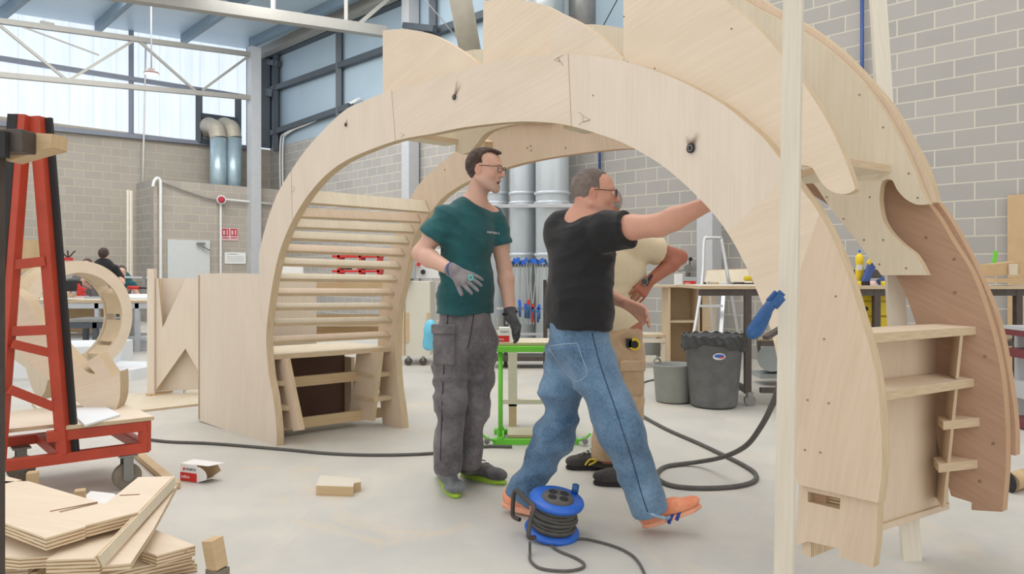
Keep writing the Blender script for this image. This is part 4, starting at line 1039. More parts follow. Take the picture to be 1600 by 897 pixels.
# trousers
def trousers(root, waist, hips, legs, B, wr, hem_r, mat, fold, h=.007, name='trousers', top=None, kr=1.0):
    S = Solid(); S.ell(hips, wr, B, k=.05); S.ell(waist, (wr[0] * .95, wr[1] * .95, wr[2]), B, k=.06)
    for hp, kn, an, r0, r1, r2 in legs:
        hp, kn, an = N3(hp), N3(kn), N3(an)
        S.chain([(hp, r0), (kn, r1), (an, r2)], k=.045)
        d = an - kn; endcut(S, an, d, r2 * 1.6)
    if top is not None: S.pr.append((lambda X, z=top: X[..., 2] - z, None, None, .004, 2))
    return solid(name, S, h, root, mat, fold=fold, it=2)
f2 = folds([((.3, .2, 1), 50), ((1, 0, .5), 34), ((-1, .2, .8), 40)], [.0065, .0045, .004], 5)
t1 = trousers(m1, Pn(726, 495, 3.98), Pn(727, 522, 3.98), [(Pn(703, 535, 3.92), knR, Pn(699, 736, 3.90), .108, .078, .072), (Pn(750, 535, 4.02), knL, Pn(731, 727, 4.06), .104, .072, .066)], Bt, (.165, .13, .13), .07, greyt, f2, top=Pn(726, 482, 3.97)[2])
fl = Pn(693, 514, 3.80)
box('pocket_flap', V(fl) + V((0, -.012, 0)), .13, .02, .05, t1, greyt, rz=math.radians(-8), bev=.008)
box('cargo_pocket', V(Pn(694, 545, 3.81)), .12, .03, .17, t1, greyt, rz=math.radians(-10), bev=.012)
tube('key_strap', [Pn(776, 497, 3.9), Pn(778, 507, 3.89), Pn(777, 515, 3.9)], .006, t1, plain('pale_webbing', srgb(196, 190, 170), .8), seg=6)
# gloves
gl = Solid(); gl.cone(wrR - (wrR - elR) * .02, wrR + (wrR - elR) * .1, .037, .034, k=.02)
hand(gl, Pn(712, 426, 3.65), Pn(764, 455, 3.52) - Pn(712, 426, 3.65), N3((.30, .55, -.6)), -1, curl=(.10, .16, .2, .25), spread=.22, sc=1.02, rad=1.12, thumb=.62, tcurl=.15)
gR = solid('glove', gl, .004, m1, glovem)
tube('cuff_edge', [wrR + N3((0, 0, 0)) + .037 * (math.cos(a) * N3((0, .3, 1)) / 1.05 + math.sin(a) * N3((.55, .8, -.25))) for a in np.linspace(0, 6.28, 13)[:-1]], .005, gR, MATS['navy_pipe'], closed=True, seg=6)
lg = tube('glove_print', [Pn(733, 431, 3.562), Pn(738, 431, 3.558), Pn(738, 437, 3.556), Pn(734, 437, 3.56)], .004, gR, plain('turquoise_print', srgb(90, 190, 180), .6), closed=True, seg=5)
gl = Solid(); gl.cone(wrL, wrL + (wrL - elL) * .14, .036, .034, k=.02)
hand(gl, Pn(799, 492, 3.96), Pn(815, 524, 3.90) - Pn(799, 492, 3.96), N3((-.75, -.25, -.35)), 1, curl=(.42, .42, .45, .5), spread=.1, sc=1.02, rad=1.14, thumb=.5, tcurl=.3)
gL = solid('glove', gl, .004, m1, gloved)
tube('cuff_edge', [wrL - N3((0, 0, .01)) + .036 * (math.cos(a) * N3((1, 0, .2)) + math.sin(a) * N3((0, 1, .1))) for a in np.linspace(0, 6.28, 13)[:-1]], .008, gL, black, closed=True, seg=6)
# lettering on the chest, pressed onto the shirt
# shoes
def floor_pt(px, py): return N3(G(px, py, 0.0))
a, b = floor_pt(693, 755), floor_pt(706, 779)
shoe(m1, floor_pt(690, 743), floor_pt(714, 780), 1.22, shoeg, solel, ankle=anR - N3((0, 0, .02)), laces=black)
shoe(m1, floor_pt(720, 742), floor_pt(790, 758), 1.15, shoed, solel, ankle=anL - N3((0, 0, .02)), laces=black)

# ---------------------------------------------------------------- man in the black T-shirt
g0 = P(905, 800, 3.45); m2 = thing('person', 'striding person in black T-shirt, blue jeans and orange trainers, arm stretched towards the arch', 'person', loc=(g0.x, g0.y, 0))
azB = 62
tr_, tf_, tu_ = frame(azB); Bt = np.stack([tr_, tf_, tu_])
body = Solid()
Qh, fh = head(body, Pn(929, 303, 3.42), 97, -3, 0, sc=.99, fat=1.12)
neckb = Pn(908, 345, 3.45); body.cone(Pn(919, 320, 3.43), neckb, .062, .068, k=.03)
shR, shL = Pn(950, 358, 3.30), Pn(890, 365, 3.62)
elR, wrR = Pn(1030, 352, 3.12), Pn(1108, 318, 3.00)
elL, wrL = Pn(925, 450, 3.75), Pn(978, 474, 3.62)
chest = Pn(908, 392, 3.47)
body.ell(chest, (.175, .125, .20), Bt, k=.05); body.ell(Pn(908, 465, 3.47), (.155, .125, .17), Bt, k=.05); body.ell(Pn(903, 525, 3.47), (.155, .12, .12), Bt, k=.05)
body.cone(neckb, shR, .058, .056, k=.03); body.cone(neckb, shL, .058, .056, k=.03)
body.chain([(shR, .060), ((shR + elR) / 2, .055), (elR, .049)], k=.02); body.chain([(elR, .049), (elR * .7 + wrR * .3, .050), (wrR, .031)], k=.02)
body.chain([(shL, .056), (elL, .043)], k=.02); body.chain([(elL, .044), (elL * .6 + wrL * .4, .042), (wrL, .028)], k=.02)
hand(body, wrR, wrR - elR + N3((0, .02, .02)), N3((0, .3, -1)), 1, curl=(.3, .35, .4, .4), sc=1.0)
hand(body, wrL, Pn(1020, 494, 3.56) - wrL, N3((.1, -.6, -.7)), 1, curl=(.32, .42, .5, .5), spread=.2, sc=1.05, thumb=.35, tcurl=.3)
hpR, knR, anR = Pn(925, 560, 3.40), Pn(975, 672, 3.28), Pn(1022, 796, 3.34)
hpL, knL, anL = Pn(885, 560, 3.55), Pn(872, 672, 3.62), Pn(817, 778, 3.60)
body.chain([(hpR, .07), (knR, .04), (anR, .032)], k=.02); body.chain([(hpL, .07), (knL, .04), (anL, .032)], k=.02)
solid('body', body, .005, m2, skinB, paint=tone(Qh, fh, .98, .7, .25))
eyes(Qh, fh, .98, m2, iris); glasses(Qh, fh, .98, m2, frameb)
hr = Solid(); r_, f_, u_ = fh; Bh = np.stack(fh)
hr.ell(Qh(0, -.014, .030), (.080, .099, .091), Bh, k=.01)
for q in (-1, 1):
    hr.ell(Qh(q * .06, .088, .05), (.052, .066, .070), Bh, k=.01, op=-1)
    hr.ell(Qh(q * .082, .006, -.014), (.03, .026, .034), Bh, k=.008, op=-1)
hr.ell(Qh(0, .11, .02), (.085, .092, .092), Bh, k=.01, op=-1); hr.ell(Qh(0, .07, -.07), (.12, .10, .085), Bh, k=.01, op=-1); hr.cut(Qh(0, -.09, -.058), -u_)
solid('hair', hr, .004, m2, hairB, fold=lambda X: .0015 * np.sin(X[:, 0] * 260 + X[:, 1] * 190 + 3 * np.sin(X[:, 2] * 60)))
st = Solid()
st.ell(chest, (.19, .145, .215), Bt, k=.05); st.ell(Pn(905, 450, 3.46), (.172, .150, .20), Bt, k=.06)
st.cone(Pn(905, 480, 3.46) - tr_ * .05, Pn(903, 525, 3.46) - tr_ * .055, .130, .135, k=.06); st.cone(Pn(905, 480, 3.46) + tr_ * .05, Pn(903, 525, 3.46) + tr_ * .055, .130, .135, k=.06)
st.ell(Pn(880, 360, 3.52), (.12, .10, .10), Bt, k=.05)
st.cone(neckb - N3((0, 0, .035)), shR, .070, .074, k=.04); st.cone(neckb - N3((0, 0, .035)), shL, .070, .070, k=.04)
slR, slL = shR * .58 + elR * .42, shL * .5 + elL * .5
dR, dL = (elR - shR), (elL - shL)
st.cone(shR, slR + dR * .05, .076, .080, k=.04); st.cone(shR - N3((0, 0, .05)), slR - N3((0, 0, .012)), .06, .068, k=.04); st.cone(shL, slL, .07, .076, k=.03)
st.pr.append((lambda X, a=Pn(903, 515, 3.42): (a[2] - X[..., 2]), None, None, .004, 2))
st.ell(Pn(919, 322, 3.43) + tf_ * .055 + N3((0, 0, .045)), (.072, .080, .052), Bt, k=.012, op=-1)
endcut(st, slR, dR + N3((0, 0, .05)), .16); endcut(st, slL, dL, .085)
solid('t_shirt', st, .006, m2, blackc, fold=folds([((.2, .1, 1), 30), ((1, .3, .6), 30), ((-.7, .2, 1), 26)], [.0034, .0034, .003], 9), it=3)
f3 = folds([((.3, .2, 1), 44), ((1, 0, .5), 30), ((-1, .2, .8), 36)], [.006, .004, .0035], 11)
t2 = trousers(m2, Pn(902, 512, 3.46), Pn(903, 545, 3.46), [(Pn(928, 575, 3.40), Pn(972, 680, 3.30), Pn(1017, 798, 3.33), .122, .098, .084), (Pn(882, 575, 3.55), Pn(868, 680, 3.60), Pn(812, 782, 3.60), .120, .096, .080)], Bt, (.168, .14, .13), .08, denim, f3, top=Pn(903, 502, 3.46)[2])
# back pocket and side seam
pk = [(857, 541), (901, 536), (905, 540), (917, 585), (897, 595), (882, 580), (866, 556)]
from mathutils.bvhtree import BVHTree
def snap(obj_or_list, px, py, lift=.003, root=None):
    ob = obj_or_list; off = V((0, 0, 0)); q = ob
    while q: off += V(q.location); q = q.parent
    if ob.name not in snap.c:
        snap.c[ob.name] = BVHTree.FromPolygons([v.co + off for v in ob.data.vertices], [tuple(p.vertices) for p in ob.data.polygons])
    o = V((0, 0, H)); d = (P(px, py, 1.0) - o).normalized(); hit = snap.c[ob.name].ray_cast(o, d)
    return (hit[0] - d * lift) if hit[0] else None
snap.c = {}
def seam_on(ob, pts, r, mat, name, closed=False, lift=.001):
    q = [snap(ob, x, y, lift) for x, y in smooth(pts, 4, closed)]; q = [x for x in q if x is not None]
    if len(q) > 2: return tube(name, q, r, ob, mat, seg=5, closed=closed, sm=False)
stitch = plain('pale_stitching', srgb(150, 170, 190), .8); stitchd = plain('dark_stitching', srgb(40, 60, 90), .8); stitchg = plain('grey_seam', srgb(58, 56, 60), .8)
seam_on(t2, [(857, 541), (880, 538), (901, 536)], .0025, stitch, 'pocket_stitch'); seam_on(t2, [(901, 536), (910, 560), (917, 584), (900, 596), (880, 578), (868, 560), (857, 543)], .0022, stitch, 'pocket_stitch')
seam_on(t2, [(925, 520), (935, 560), (948, 600), (962, 640), (975, 680), (988, 720), (1002, 770), (1012, 800)], .0022, stitchd, 'side_seam')
seam_on(t1, [(700, 490), (696, 540), (692, 600), (690, 660), (688, 720)], .003, stitchg, 'side_seam'); seam_on(t1, [(740, 492), (736, 520), (731, 545)], .003, stitchg, 'fly_seam')
hemR = [Pn(1018, 796, 3.33) + .084 * (math.cos(a) * N3((.93, 0, -.34)) + math.sin(a) * N3((0, 1, 0))) for a in np.linspace(0, 6.28, 17)[:-1]]
tube('frayed_hem', hemR, .008, t2, denl, closed=True, seg=6)
def tshirt_text():
    q0 = snap(shirt1, 761, 361, .004); q1 = snap(shirt1, 781, 364, .004)
    if q0 and q1:
        bm = None; s = 'CUNYMARIA'
        r = (q1 - q0); n = len(s)
        for i, ch in enumerate(s[:9]):
            q = snap(shirt1, 761 + 20 * i / n, 361.8 + 2.4 * i / n, .006)
            if q: text('chest_lettering', ch, q + V((0, 0, -.008)), r, (0, 0, 1), .017, shirt1, whitel, xs=.8)
tshirt_text()
# trainers
hR = floor_pt(1004, 829)
sd = N3((math.cos(math.radians(20)), -.12, math.sin(math.radians(24))))
shoe(m2, hR + N3((0, 0, .008)), hR + N3((.270, -.03, .118)), 1.0, shoeo, soleo, up=(-.38, 0, 1), sole_t=.02, ankle=anR - N3((0, 0, .01)), blob=.72)
for dx in (0, .036):
    q = hR + N3((.115 + dx, -.038, .062 + dx * .4)); tube('lace_band', [q + N3((-.004, -.012, -.012)), q + N3((.004, -.012, .012)), q + N3((.018, .0, .034)), q + N3((.022, .03, .042))], .008, m2, laceb, seg=6)
hL = floor_pt(793, 806)
shoe(m2, hL + N3((-.03, .05, .03)), hL + N3((.18, -.01, .0)), 1.0, shoeo, soleo, sole_t=.03, ankle=anL - N3((0, 0, .03)), blob=.9)

# ---------------------------------------------------------------- man in the cream T-shirt, behind
g0 = P(950, 740, 4.3); m3 = thing('person', 'person in cream T-shirt and khaki trousers, hand on hip, mostly hidden behind the striding man', 'person', loc=(g0.x, g0.y, 0))
azC = 205
tr_, tf_, tu_ = frame(azC); Bt = np.stack([tr_, tf_, tu_])
body = Solid()
Qh, fh = head(body, Pn(943, 321, 4.30), 262, 0, 0, sc=.97)
neckb = Pn(958, 358, 4.32); body.cone(Pn(953, 336, 4.3), neckb, .060, .066, k=.03)
shL, shR = Pn(996, 384, 4.25), Pn(915, 384, 4.30)
elL, wrL = Pn(1062, 402, 4.36), Pn(1014, 440, 4.22)
elR, wrR = Pn(905, 450, 4.5), Pn(925, 480, 4.42)
body.ell(Pn(962, 420, 4.32), (.175, .12, .22), Bt, k=.05); body.ell(Pn(962, 510, 4.32), (.16, .12, .16), Bt, k=.05)
body.cone(neckb, shR, .056, .056, k=.03); body.cone(neckb, shL, .056, .056, k=.03)
body.chain([(shL, .060), ((shL + elL) / 2, .055), (elL, .044)], k=.02); body.chain([(elL, .044), (elL * .7 + wrL * .3, .048), (wrL, .031)], k=.02)
body.chain([(shR, .058), (elR, .046), (wrR, .03)], k=.02)
hand(body, wrL, Pn(1000, 458, 4.18) - wrL, N3((-.2, .8, -.2)), -1, curl=(.5, .5, .5, .5), sc=1.0)
hand(body, wrR, N3((0, -.2, -1)), N3((1, 0, 0)), 1, curl=(.3, .3, .4, .4))
aL, aR = Pn(948, 722, 4.36), Pn(985, 742, 4.12)
body.chain([(Pn(975, 545, 4.3), .08), (Pn(985, 640, 4.25), .055), (aR, .04)], k=.03); body.chain([(Pn(945, 545, 4.36), .08), (Pn(950, 635, 4.36), .055), (aL, .04)], k=.03)
solid('body', body, .0055, m3, skinC, paint=tone(Qh, fh, .97, .6, .6))
hr = Solid(); r_, f_, u_ = fh; Bh = np.stack(fh)
hr.ell(Qh(0, -.014, .030), (.082, .100, .094), Bh, k=.01)
for q in (-1, 1): hr.ell(Qh(q * .082, .006, -.014), (.03, .026, .034), Bh, k=.008, op=-1)
hr.ell(Qh(0, .11, .02), (.09, .09, .075), Bh, k=.01, op=-1); hr.ell(Qh(0, .06, -.075), (.12, .09, .085), Bh, k=.01, op=-1); hr.cut(Qh(0, -.09, -.06), -u_)
solid('hair', hr, .005, m3, hairG)
st = Solid()
st.ell(Pn(960, 425, 4.32), (.19, .135, .23), Bt, k=.05); st.ell(Pn(958, 490, 4.32), (.175, .135, .2), Bt, k=.06)
st.cone(neckb - N3((0, 0, .035)), shR, .066, .072, k=.04); st.cone(neckb - N3((0, 0, .035)), shL, .066, .072, k=.04)
slL = shL * .50 + elL * .50; slR = shR * .5 + elR * .5
st.cone(shL, slL, .075, .088, k=.035); st.cone(shR, slR, .072, .08, k=.03)
st.pr.append((lambda X, a=Pn(960, 517, 4.25): (a[2] - X[..., 2]), None, None, .004, 2))
endcut(st, slL, elL - shL, .11); endcut(st, slR, elR - shR, .09)
st.ell(neckb + tf_ * .03 + N3((0, 0, .05)), (.085, .085, .055), Bt, k=.012, op=-1)
solid('t_shirt', st, .007, m3, beige, fold=folds([((.2, .1, 1), 30), ((1, .3, .6), 30), ((-.7, .2, 1), 26)], [.003, .003, .002], 19), it=3)
t3 = trousers(m3, Pn(960, 520, 4.32), Pn(960, 548, 4.32), [(Pn(975, 560, 4.28), Pn(984, 645, 4.24), Pn(984, 738, 4.12), .112, .085, .072), (Pn(944, 560, 4.36), Pn(945, 640, 4.38), Pn(944, 718, 4.36), .11, .085, .074)], Bt, (.172, .14, .13), .08, khaki, folds([((.3, .2, 1), 50), ((1, 0, .5), 30), ((-1, .2, .8), 36)], [.005, .0035, .003], 21), top=Pn(960, 508, 4.32)[2])
box('cargo_pocket', snap(t3, 989, 590, -.005) or P(989, 590, 4.15), .13, .03, .2, t3, khaki, rz=math.radians(8), bev=.012)
box('pocket_flap', snap(t3, 989, 572, .012) or P(989, 572, 4.14), .15, .02, .06, t3, khaki, rz=math.radians(8), bev=.008)
tm = snap(t3, 991, 538, .02) or P(991, 538, 4.13)
k_ = thing('tape_measure', 'small yellow and black tape measure clipped to the khaki trousers', 'tape measure', loc=tm)
cyl('case', tm + V((0, .012, 0)), tm + V((0, -.012, 0)), .034, k_, yellow, seg=20); cyl('face', tm + V((0, -.012, 0)), tm + V((0, -.016, 0)), .022, k_, black, seg=18); box('clip', tm + V((-.03, .0, .008)), .03, .024, .05, k_, black)
bm = bmesh.new()
wv_ = Pn(1007, 441, 4.19); tube('watch_strap', [wrL + .037 * (math.cos(a) * N3((.45, 0, .9)) + math.sin(a) * N3((.3, .95, -.1))) for a in np.linspace(0, 6.28, 13)[:-1]], .009, m3, black, closed=True, seg=6)
wf = V(Pn(1007, 440, 4.17)); wo = cyl('watch', wf, wf + V((-.002, -.010, 0)), .021, m3, grey_steel, seg=20); 
cyl('watch_face', wf + V((-.002, -.010, 0)), wf + V((-.0022, -.0125, 0)), .017, wo, dsteel, seg=20)
a, b = floor_pt(951, 733), floor_pt(884, 733)
shD = cloth('black_suede', srgb(48, 46, 46), srgb(72, 68, 66), patch=14)
s3 = shoe(m3, a, b, 1.05, shD, black, ankle=aL - N3((0, 0, .02)), laces=black)
tube('shoe_stripe', [P(914, 727, 4.31), P(922, 718, 4.31), P(932, 720, 4.31), P(920, 727, 4.31)], .005, s3, yellow, seg=6)
shoe(m3, floor_pt(990, 760), floor_pt(960, 757) - N3((.12, 0, 0)), 1.0, shD, black, ankle=aR - N3((0, 0, .03)))
# ================================================================ THINGS ON THE FLOOR
def zpoly(pts, z): return [G(x, y, z) for x, y in pts]
def lab(o, l, c, g=None): return tag(o, l, c, g)
# ---- red A-frame trolley
cart = thing('a_frame_trolley', 'red steel A-frame trolley with plywood deck and castors', 'trolley', loc=P(120, 735, 3.95))
dC = V((.80, .60, 0)); eC = V((-.68, .73, 0)).normalized()                # along the near rail (away), across to the far rail
R0 = V((-2.03, 4.05, 0))                                         # near right corner
Lr, Wr = 1.15, .62
def cp(t, s, z): return R0 - dC * t + eC * s + V((0, 0, z))       # t along the near rail towards us, s across
def cb(n, a, b, w=.05, h=.055, m=None): return beam(n, a, b, w, h, cart, m or redp, bev=.003)
for s in (0, Wr):
    cb('rail', cp(0, s, .225), cp(Lr, s, .225)); cb('deck_rail', cp(-.01, s, .345), cp(.48, s, .345))
    cb('upright', cp(.02, s, .2), cp(.02, s, .35), .05, .05)
for t in (.02, .40, 1.1): cb('cross_rail', cp(t, 0, .225), cp(t, Wr, .225))
cb('deck_rail', cp(.02, 0, .345), cp(.02, Wr, .345))
prism('deck', [cp(-.02, -.03, .375), cp(.40, -.03, .375), cp(.40, .06, .375), cp(.78, .06, .375), cp(.78, Wr + .03, .375), cp(-.02, Wr + .03, .375)], (0, 0, .02), cart, [ply_h, pedge])
for s in (0,):
    apx = cp(.55, s + .0, 2.0 if s == 0 else 1.95)
    for t, q in ((.40, -1), (.69, 1)):
        a = cp(t, s, .25); b = apx - dC * (.03 * q)
        cb('a_leg', a, b, .055, .062)
        o_ = -dC * q * -1
        d = (b - a); off = dC * (.042 if q < 0 else -.042)
        cb('rubber_strip', a + off + d * .0, b + off, .05, .022, black)
    for z in (.90,): 
        k = (z - .25) / 1.73; L0 = cp(.40 + .12 * k, s, z); L1 = cp(.69 - .11 * k, s, z); cb('cross_bar', L0, L1, .04, .05)
    z = 1.45; k = (z - .25) / 1.73
cb('ridge_bar', cp(.55, 0, 1.93), cp(.75, .5, 1.8), .05, .05); cb('cross_bar', P(18, 537, 3.64), P(80, 552, 3.78), .03, .045); cb('cross_bar', P(14, 608, 3.62), P(84, 636, 3.78), .03, .045); cb('cross_bar', P(20, 414, 3.66), P(70, 408, 3.74), .025, .05); cb('upright', cp(.75, .5, 1.82), cp(.75, .5, .25), .05, .05)
wheelm = plain('worn_grey_castor', srgb(126, 118, 104), .6, var=.2, scale=25)
for t, s in ((.1, .03), (.5, Wr - .03), (Lr - .06, .03), (Lr - .06, Wr - .03)):
    c = cp(t, s, 0)
    w = cyl('wheel', c + eC * .02 + V((0, 0, .072)), c - eC * .02 + V((0, 0, .072)), .072, cart, wheelm, seg=24)
    cyl('hub', c + eC * .03 + V((0, 0, .072)), c - eC * .03 + V((0, 0, .072)), .025, w, grey_steel, seg=14)
    for q in (-1, 1): beam('fork', c + eC * .032 * q + V((0, 0, .06)), c + eC * .032 * q + V((0, 0, .18)) , .05, .005, w, grey_steel, up=eC)
    box('plate', c + V((0, 0, .188)), .09, .09, .01, w, grey_steel, rz=.74)
# ---- wave-shaped letter piece on the trolley, and the one behind it
YW = 4.25
wv1 = smooth([(18, 452), (40, 470), (68, 512), (100, 546), (128, 575), (140, 583), (149, 584)], 4) + [(134, 567), (153, 554), (176, 588), (187, 581)] + smooth([(188, 600), (187, 622), (180, 642), (166, 655), (148, 648), (128, 634), (100, 612), (70, 588), (40, 560), (18, 530)], 4)
t = prism('wave_piece', [P(x, y, YW) for x, y in wv1], (-.03, .15, 0), None, [ply_l, pedge]); lab(t, 'pale plywood wave-shaped piece with a notch standing on the trolley deck', 'wooden piece')
t = prism('wave_piece', [P(x, y, 4.75) for x, y in [(22, 535), (60, 545), (72, 560), (76, 590), (70, 612), (62, 625), (52, 612), (44, 590), (40, 575), (22, 562)]], (.04, .12, 0), None, [ply_c, pedge]); lab(t, 'small pointed pale plywood piece seen between the trolley legs', 'wooden piece')
t = prism('foam_sheet', [G(104, 640, .397), G(133, 667, .397), G(188, 650, .397), G(165, 638, .397)], (0, 0, .01), None, [foam]); lab(t, 'thin white foam sheet under the wave-shaped piece', 'sheet')
# ---- round plywood arch behind the trolley
YR = 7.6
rc_ = P(124, 497, YR); ro, ri = .60, .475
ring = thing('plywood_ring', 'round plywood arch ring with blocks between its two rims, behind the trolley', 'wooden ring', loc=P(108, 585, YR))
rx = V((.45, .89, 0)).normalized(); rn = V((-.89, .45, 0)).normalized()
def rpt(a, r, s=0): return rc_ + rx * r * math.cos(a) + V((0, 0, r * math.sin(a))) + rn * s
for s in (-.01, .28):
    aa = np.radians(np.linspace(-62, 168, 48))
    prism('rim', [rpt(a, ro, s) for a in aa] + [rpt(a, ri, s) for a in aa[::-1]], rn * .03, ring, [ply_l, pedge])
for i, (a0_, a1_) in enumerate(((-58, -42), (-36, -6), (2, 30), (44, 76), (84, 112), (118, 150))):
    aa = np.radians(np.linspace(a0_, a1_, 8))
    prism('spacer', [rpt(a, ro - .005, .02) for a in aa] + [rpt(a, ri + .004, .02) for a in aa[::-1]], rn * .24, ring, [ply_c, pedge])
bm = bmesh.new()
mk = thing('mitre_clamp', 'small red clamp with three dark screws on top of the plywood ring', 'clamp', loc=rpt(math.radians(95), ro))
box('body', rpt(math.radians(95), ro + .02, .1), .07, .05, .03, mk, redl)
for q in (-1, 0, 1): beam('screw', rpt(math.radians(95), ro + .03, .1), rpt(math.radians(95), ro + .11, .1) + rx * .08 * q, .012, .012, mk, dsteel)
# ---- things and tables behind on the left
def table(name, label, x0, x1, Y0_, depth, z, legs, topm, legm, par=None, th=.035):
    X0, X1 = (x0 - 800) / F * Y0_, (x1 - 800) / F * Y0_
    t = thing(name, label, 'table', loc=((X0 + X1) / 2, Y0_, 0))
    box('tabletop', ((X0 + X1) / 2, Y0_ + depth / 2, z - th / 2), X1 - X0, depth, th, t, topm)
    box('apron', ((X0 + X1) / 2, Y0_ + .03, z - th - .045), X1 - X0 - .04, .04, .08, t, legm)
    for q in legs:
        x = (q - 800) / F * Y0_
        for yy in (.04, depth - .06): box('leg', (x, Y0_ + yy, (z - th) / 2), .06, .06, z - th, t, legm)
    box('shelf', ((X0 + X1) / 2, Y0_ + depth / 2, .18), X1 - X0 - .1, depth - .1, .03, t, legm)
    return t
greyleg = plain('light_grey_table_frame', srgb(186, 190, 196), .45)
table('work_table', 'long grey-framed worktable with pale top behind the plywood ring', -60, 236, 10.9, 1.1, .77, (38, 95, 150, 213), [ply_c, pedge], greyleg)
table('work_table', 'second grey worktable further back, nearer the block wall', -40, 120, 14.3, .8, .86, (10, 60, 120, 180), [ply_c, pedge], greyleg)
t = prism('white_board', [G(195, 467, .772), G(236, 467, .772), G(236, 461, .772), G(190, 461, .772)], (0, 0, .02), None, [foam]); lab(t, 'white board lying on the right end of the long worktable', 'board')
t = box('crate', P(22, 400, 14.6), 1.1, .5, .62, None, card); lab(t, 'tan crate seen between the trolley legs by the far wall', 'crate')
t = box('white_wrap', P(22, 380, 14.6), .9, .4, .04, None, foam); lab(t, 'white wrapping lying on top of the tan crate', 'wrapping')
tt = thing('tool_case', 'black tool case with a grey lid on the long worktable', 'case', loc=P(103, 460, 11.2)); box('body', P(103, 447, 11.2), .33, .3, .16, tt, black, bev=.01); box('lid', P(101, 437, 11.2), .26, .28, .04, tt, grey_steel, bev=.01)
tt = thing('cordless_tool', 'yellow power tool on the long worktable between the trolley legs', 'tool', loc=P(56, 466, 11.0)); box('body', P(56, 459, 11.0), .12, .1, .07, tt, orange, bev=.01)
for q in (-1, 1): cyl('wheel', P(56 + q * 5, 465, 10.95), P(56 + q * 5, 465, 11.05), .02, tt, black, seg=12)
tt = thing('power_tool', 'dark grey power tool left of the yellow one', 'tool', loc=P(36, 467, 10.98)); box('body', P(35, 463, 10.98), .1, .1, .06, tt, dsteel, bev=.02); cyl('nose', P(30, 464, 10.98), P(27, 462, 10.98), .02, tt, black)
tt = thing('display_figure', 'bright red cut-out block with a white foot beside the tool case', 'block', loc=P(126, 464, 11.05)); prism('body', [P(x, y, 11.05) for x, y in ((120, 458), (121, 443), (125, 449), (134, 451), (128, 456), (133, 461), (120, 462))], (0, .05, 0), tt, [redl]); box('foot', P(128, 464, 11.05), .16, .1, .03, tt, signp)
for i, (x, y, w, h, m, l) in enumerate(((75, 463, .5, .05, ply_c, 'pale board offcut left on the long worktable'), (110, 461, .14, .04, pine_y, 'small yellow wood offcut by the black case'), (148, 465, .25, .03, galv, 'small steel hand tool lying by the red block'))):
    lab(box('offcut' if i < 2 else 'hand_tool', P(x, y, 11.0), w, .12, h, None, m), l, 'offcut' if i < 2 else 'tool')
# stuff under and around
t = box('foam_block', (P(100, 575, 8.6).x, 8.7, .17), 1.15, .9, .34, None, foam, rz=.2); lab(t, 'large white foam block on the floor under the plywood ring', 'foam block')
t = box('foam_block', (P(225, 570, 8.9).x, 8.4, .06), .8, .7, .12, None, foam, rz=-.2); lab(t, 'flat white foam slab on the floor right of the plywood ring', 'foam block')
t = box('foam_block', (P(180, 545, 9.6).x, 11.4, .1), 1.3, .5, .2, None, foam, rz=.1); lab(t, 'white foam slab below the long worktable', 'foam block')
for px, pY, sx, sy, l in ((205, 6.6, 1.4, 1.0, 'plywood sheet lying on the floor between the trolley and the arch'),):
    x = (px - 800) / F * pY; t = box('plywood_sheet', (x, pY, .01), sx, sy, .018, None, [ply_c, pedge], rz=.7); lab(t, l, 'sheet')
table('work_table', 'low dark metal bench frame behind the ring at the left', 95, 165, 9.9, .6, .55, (98, 147), [grey_steel], anth)
t = box('tan_board', P(133, 500, 11.8), .75, .1, .4, None, card); lab(t, 'tan panel standing below the long worktable', 'panel')
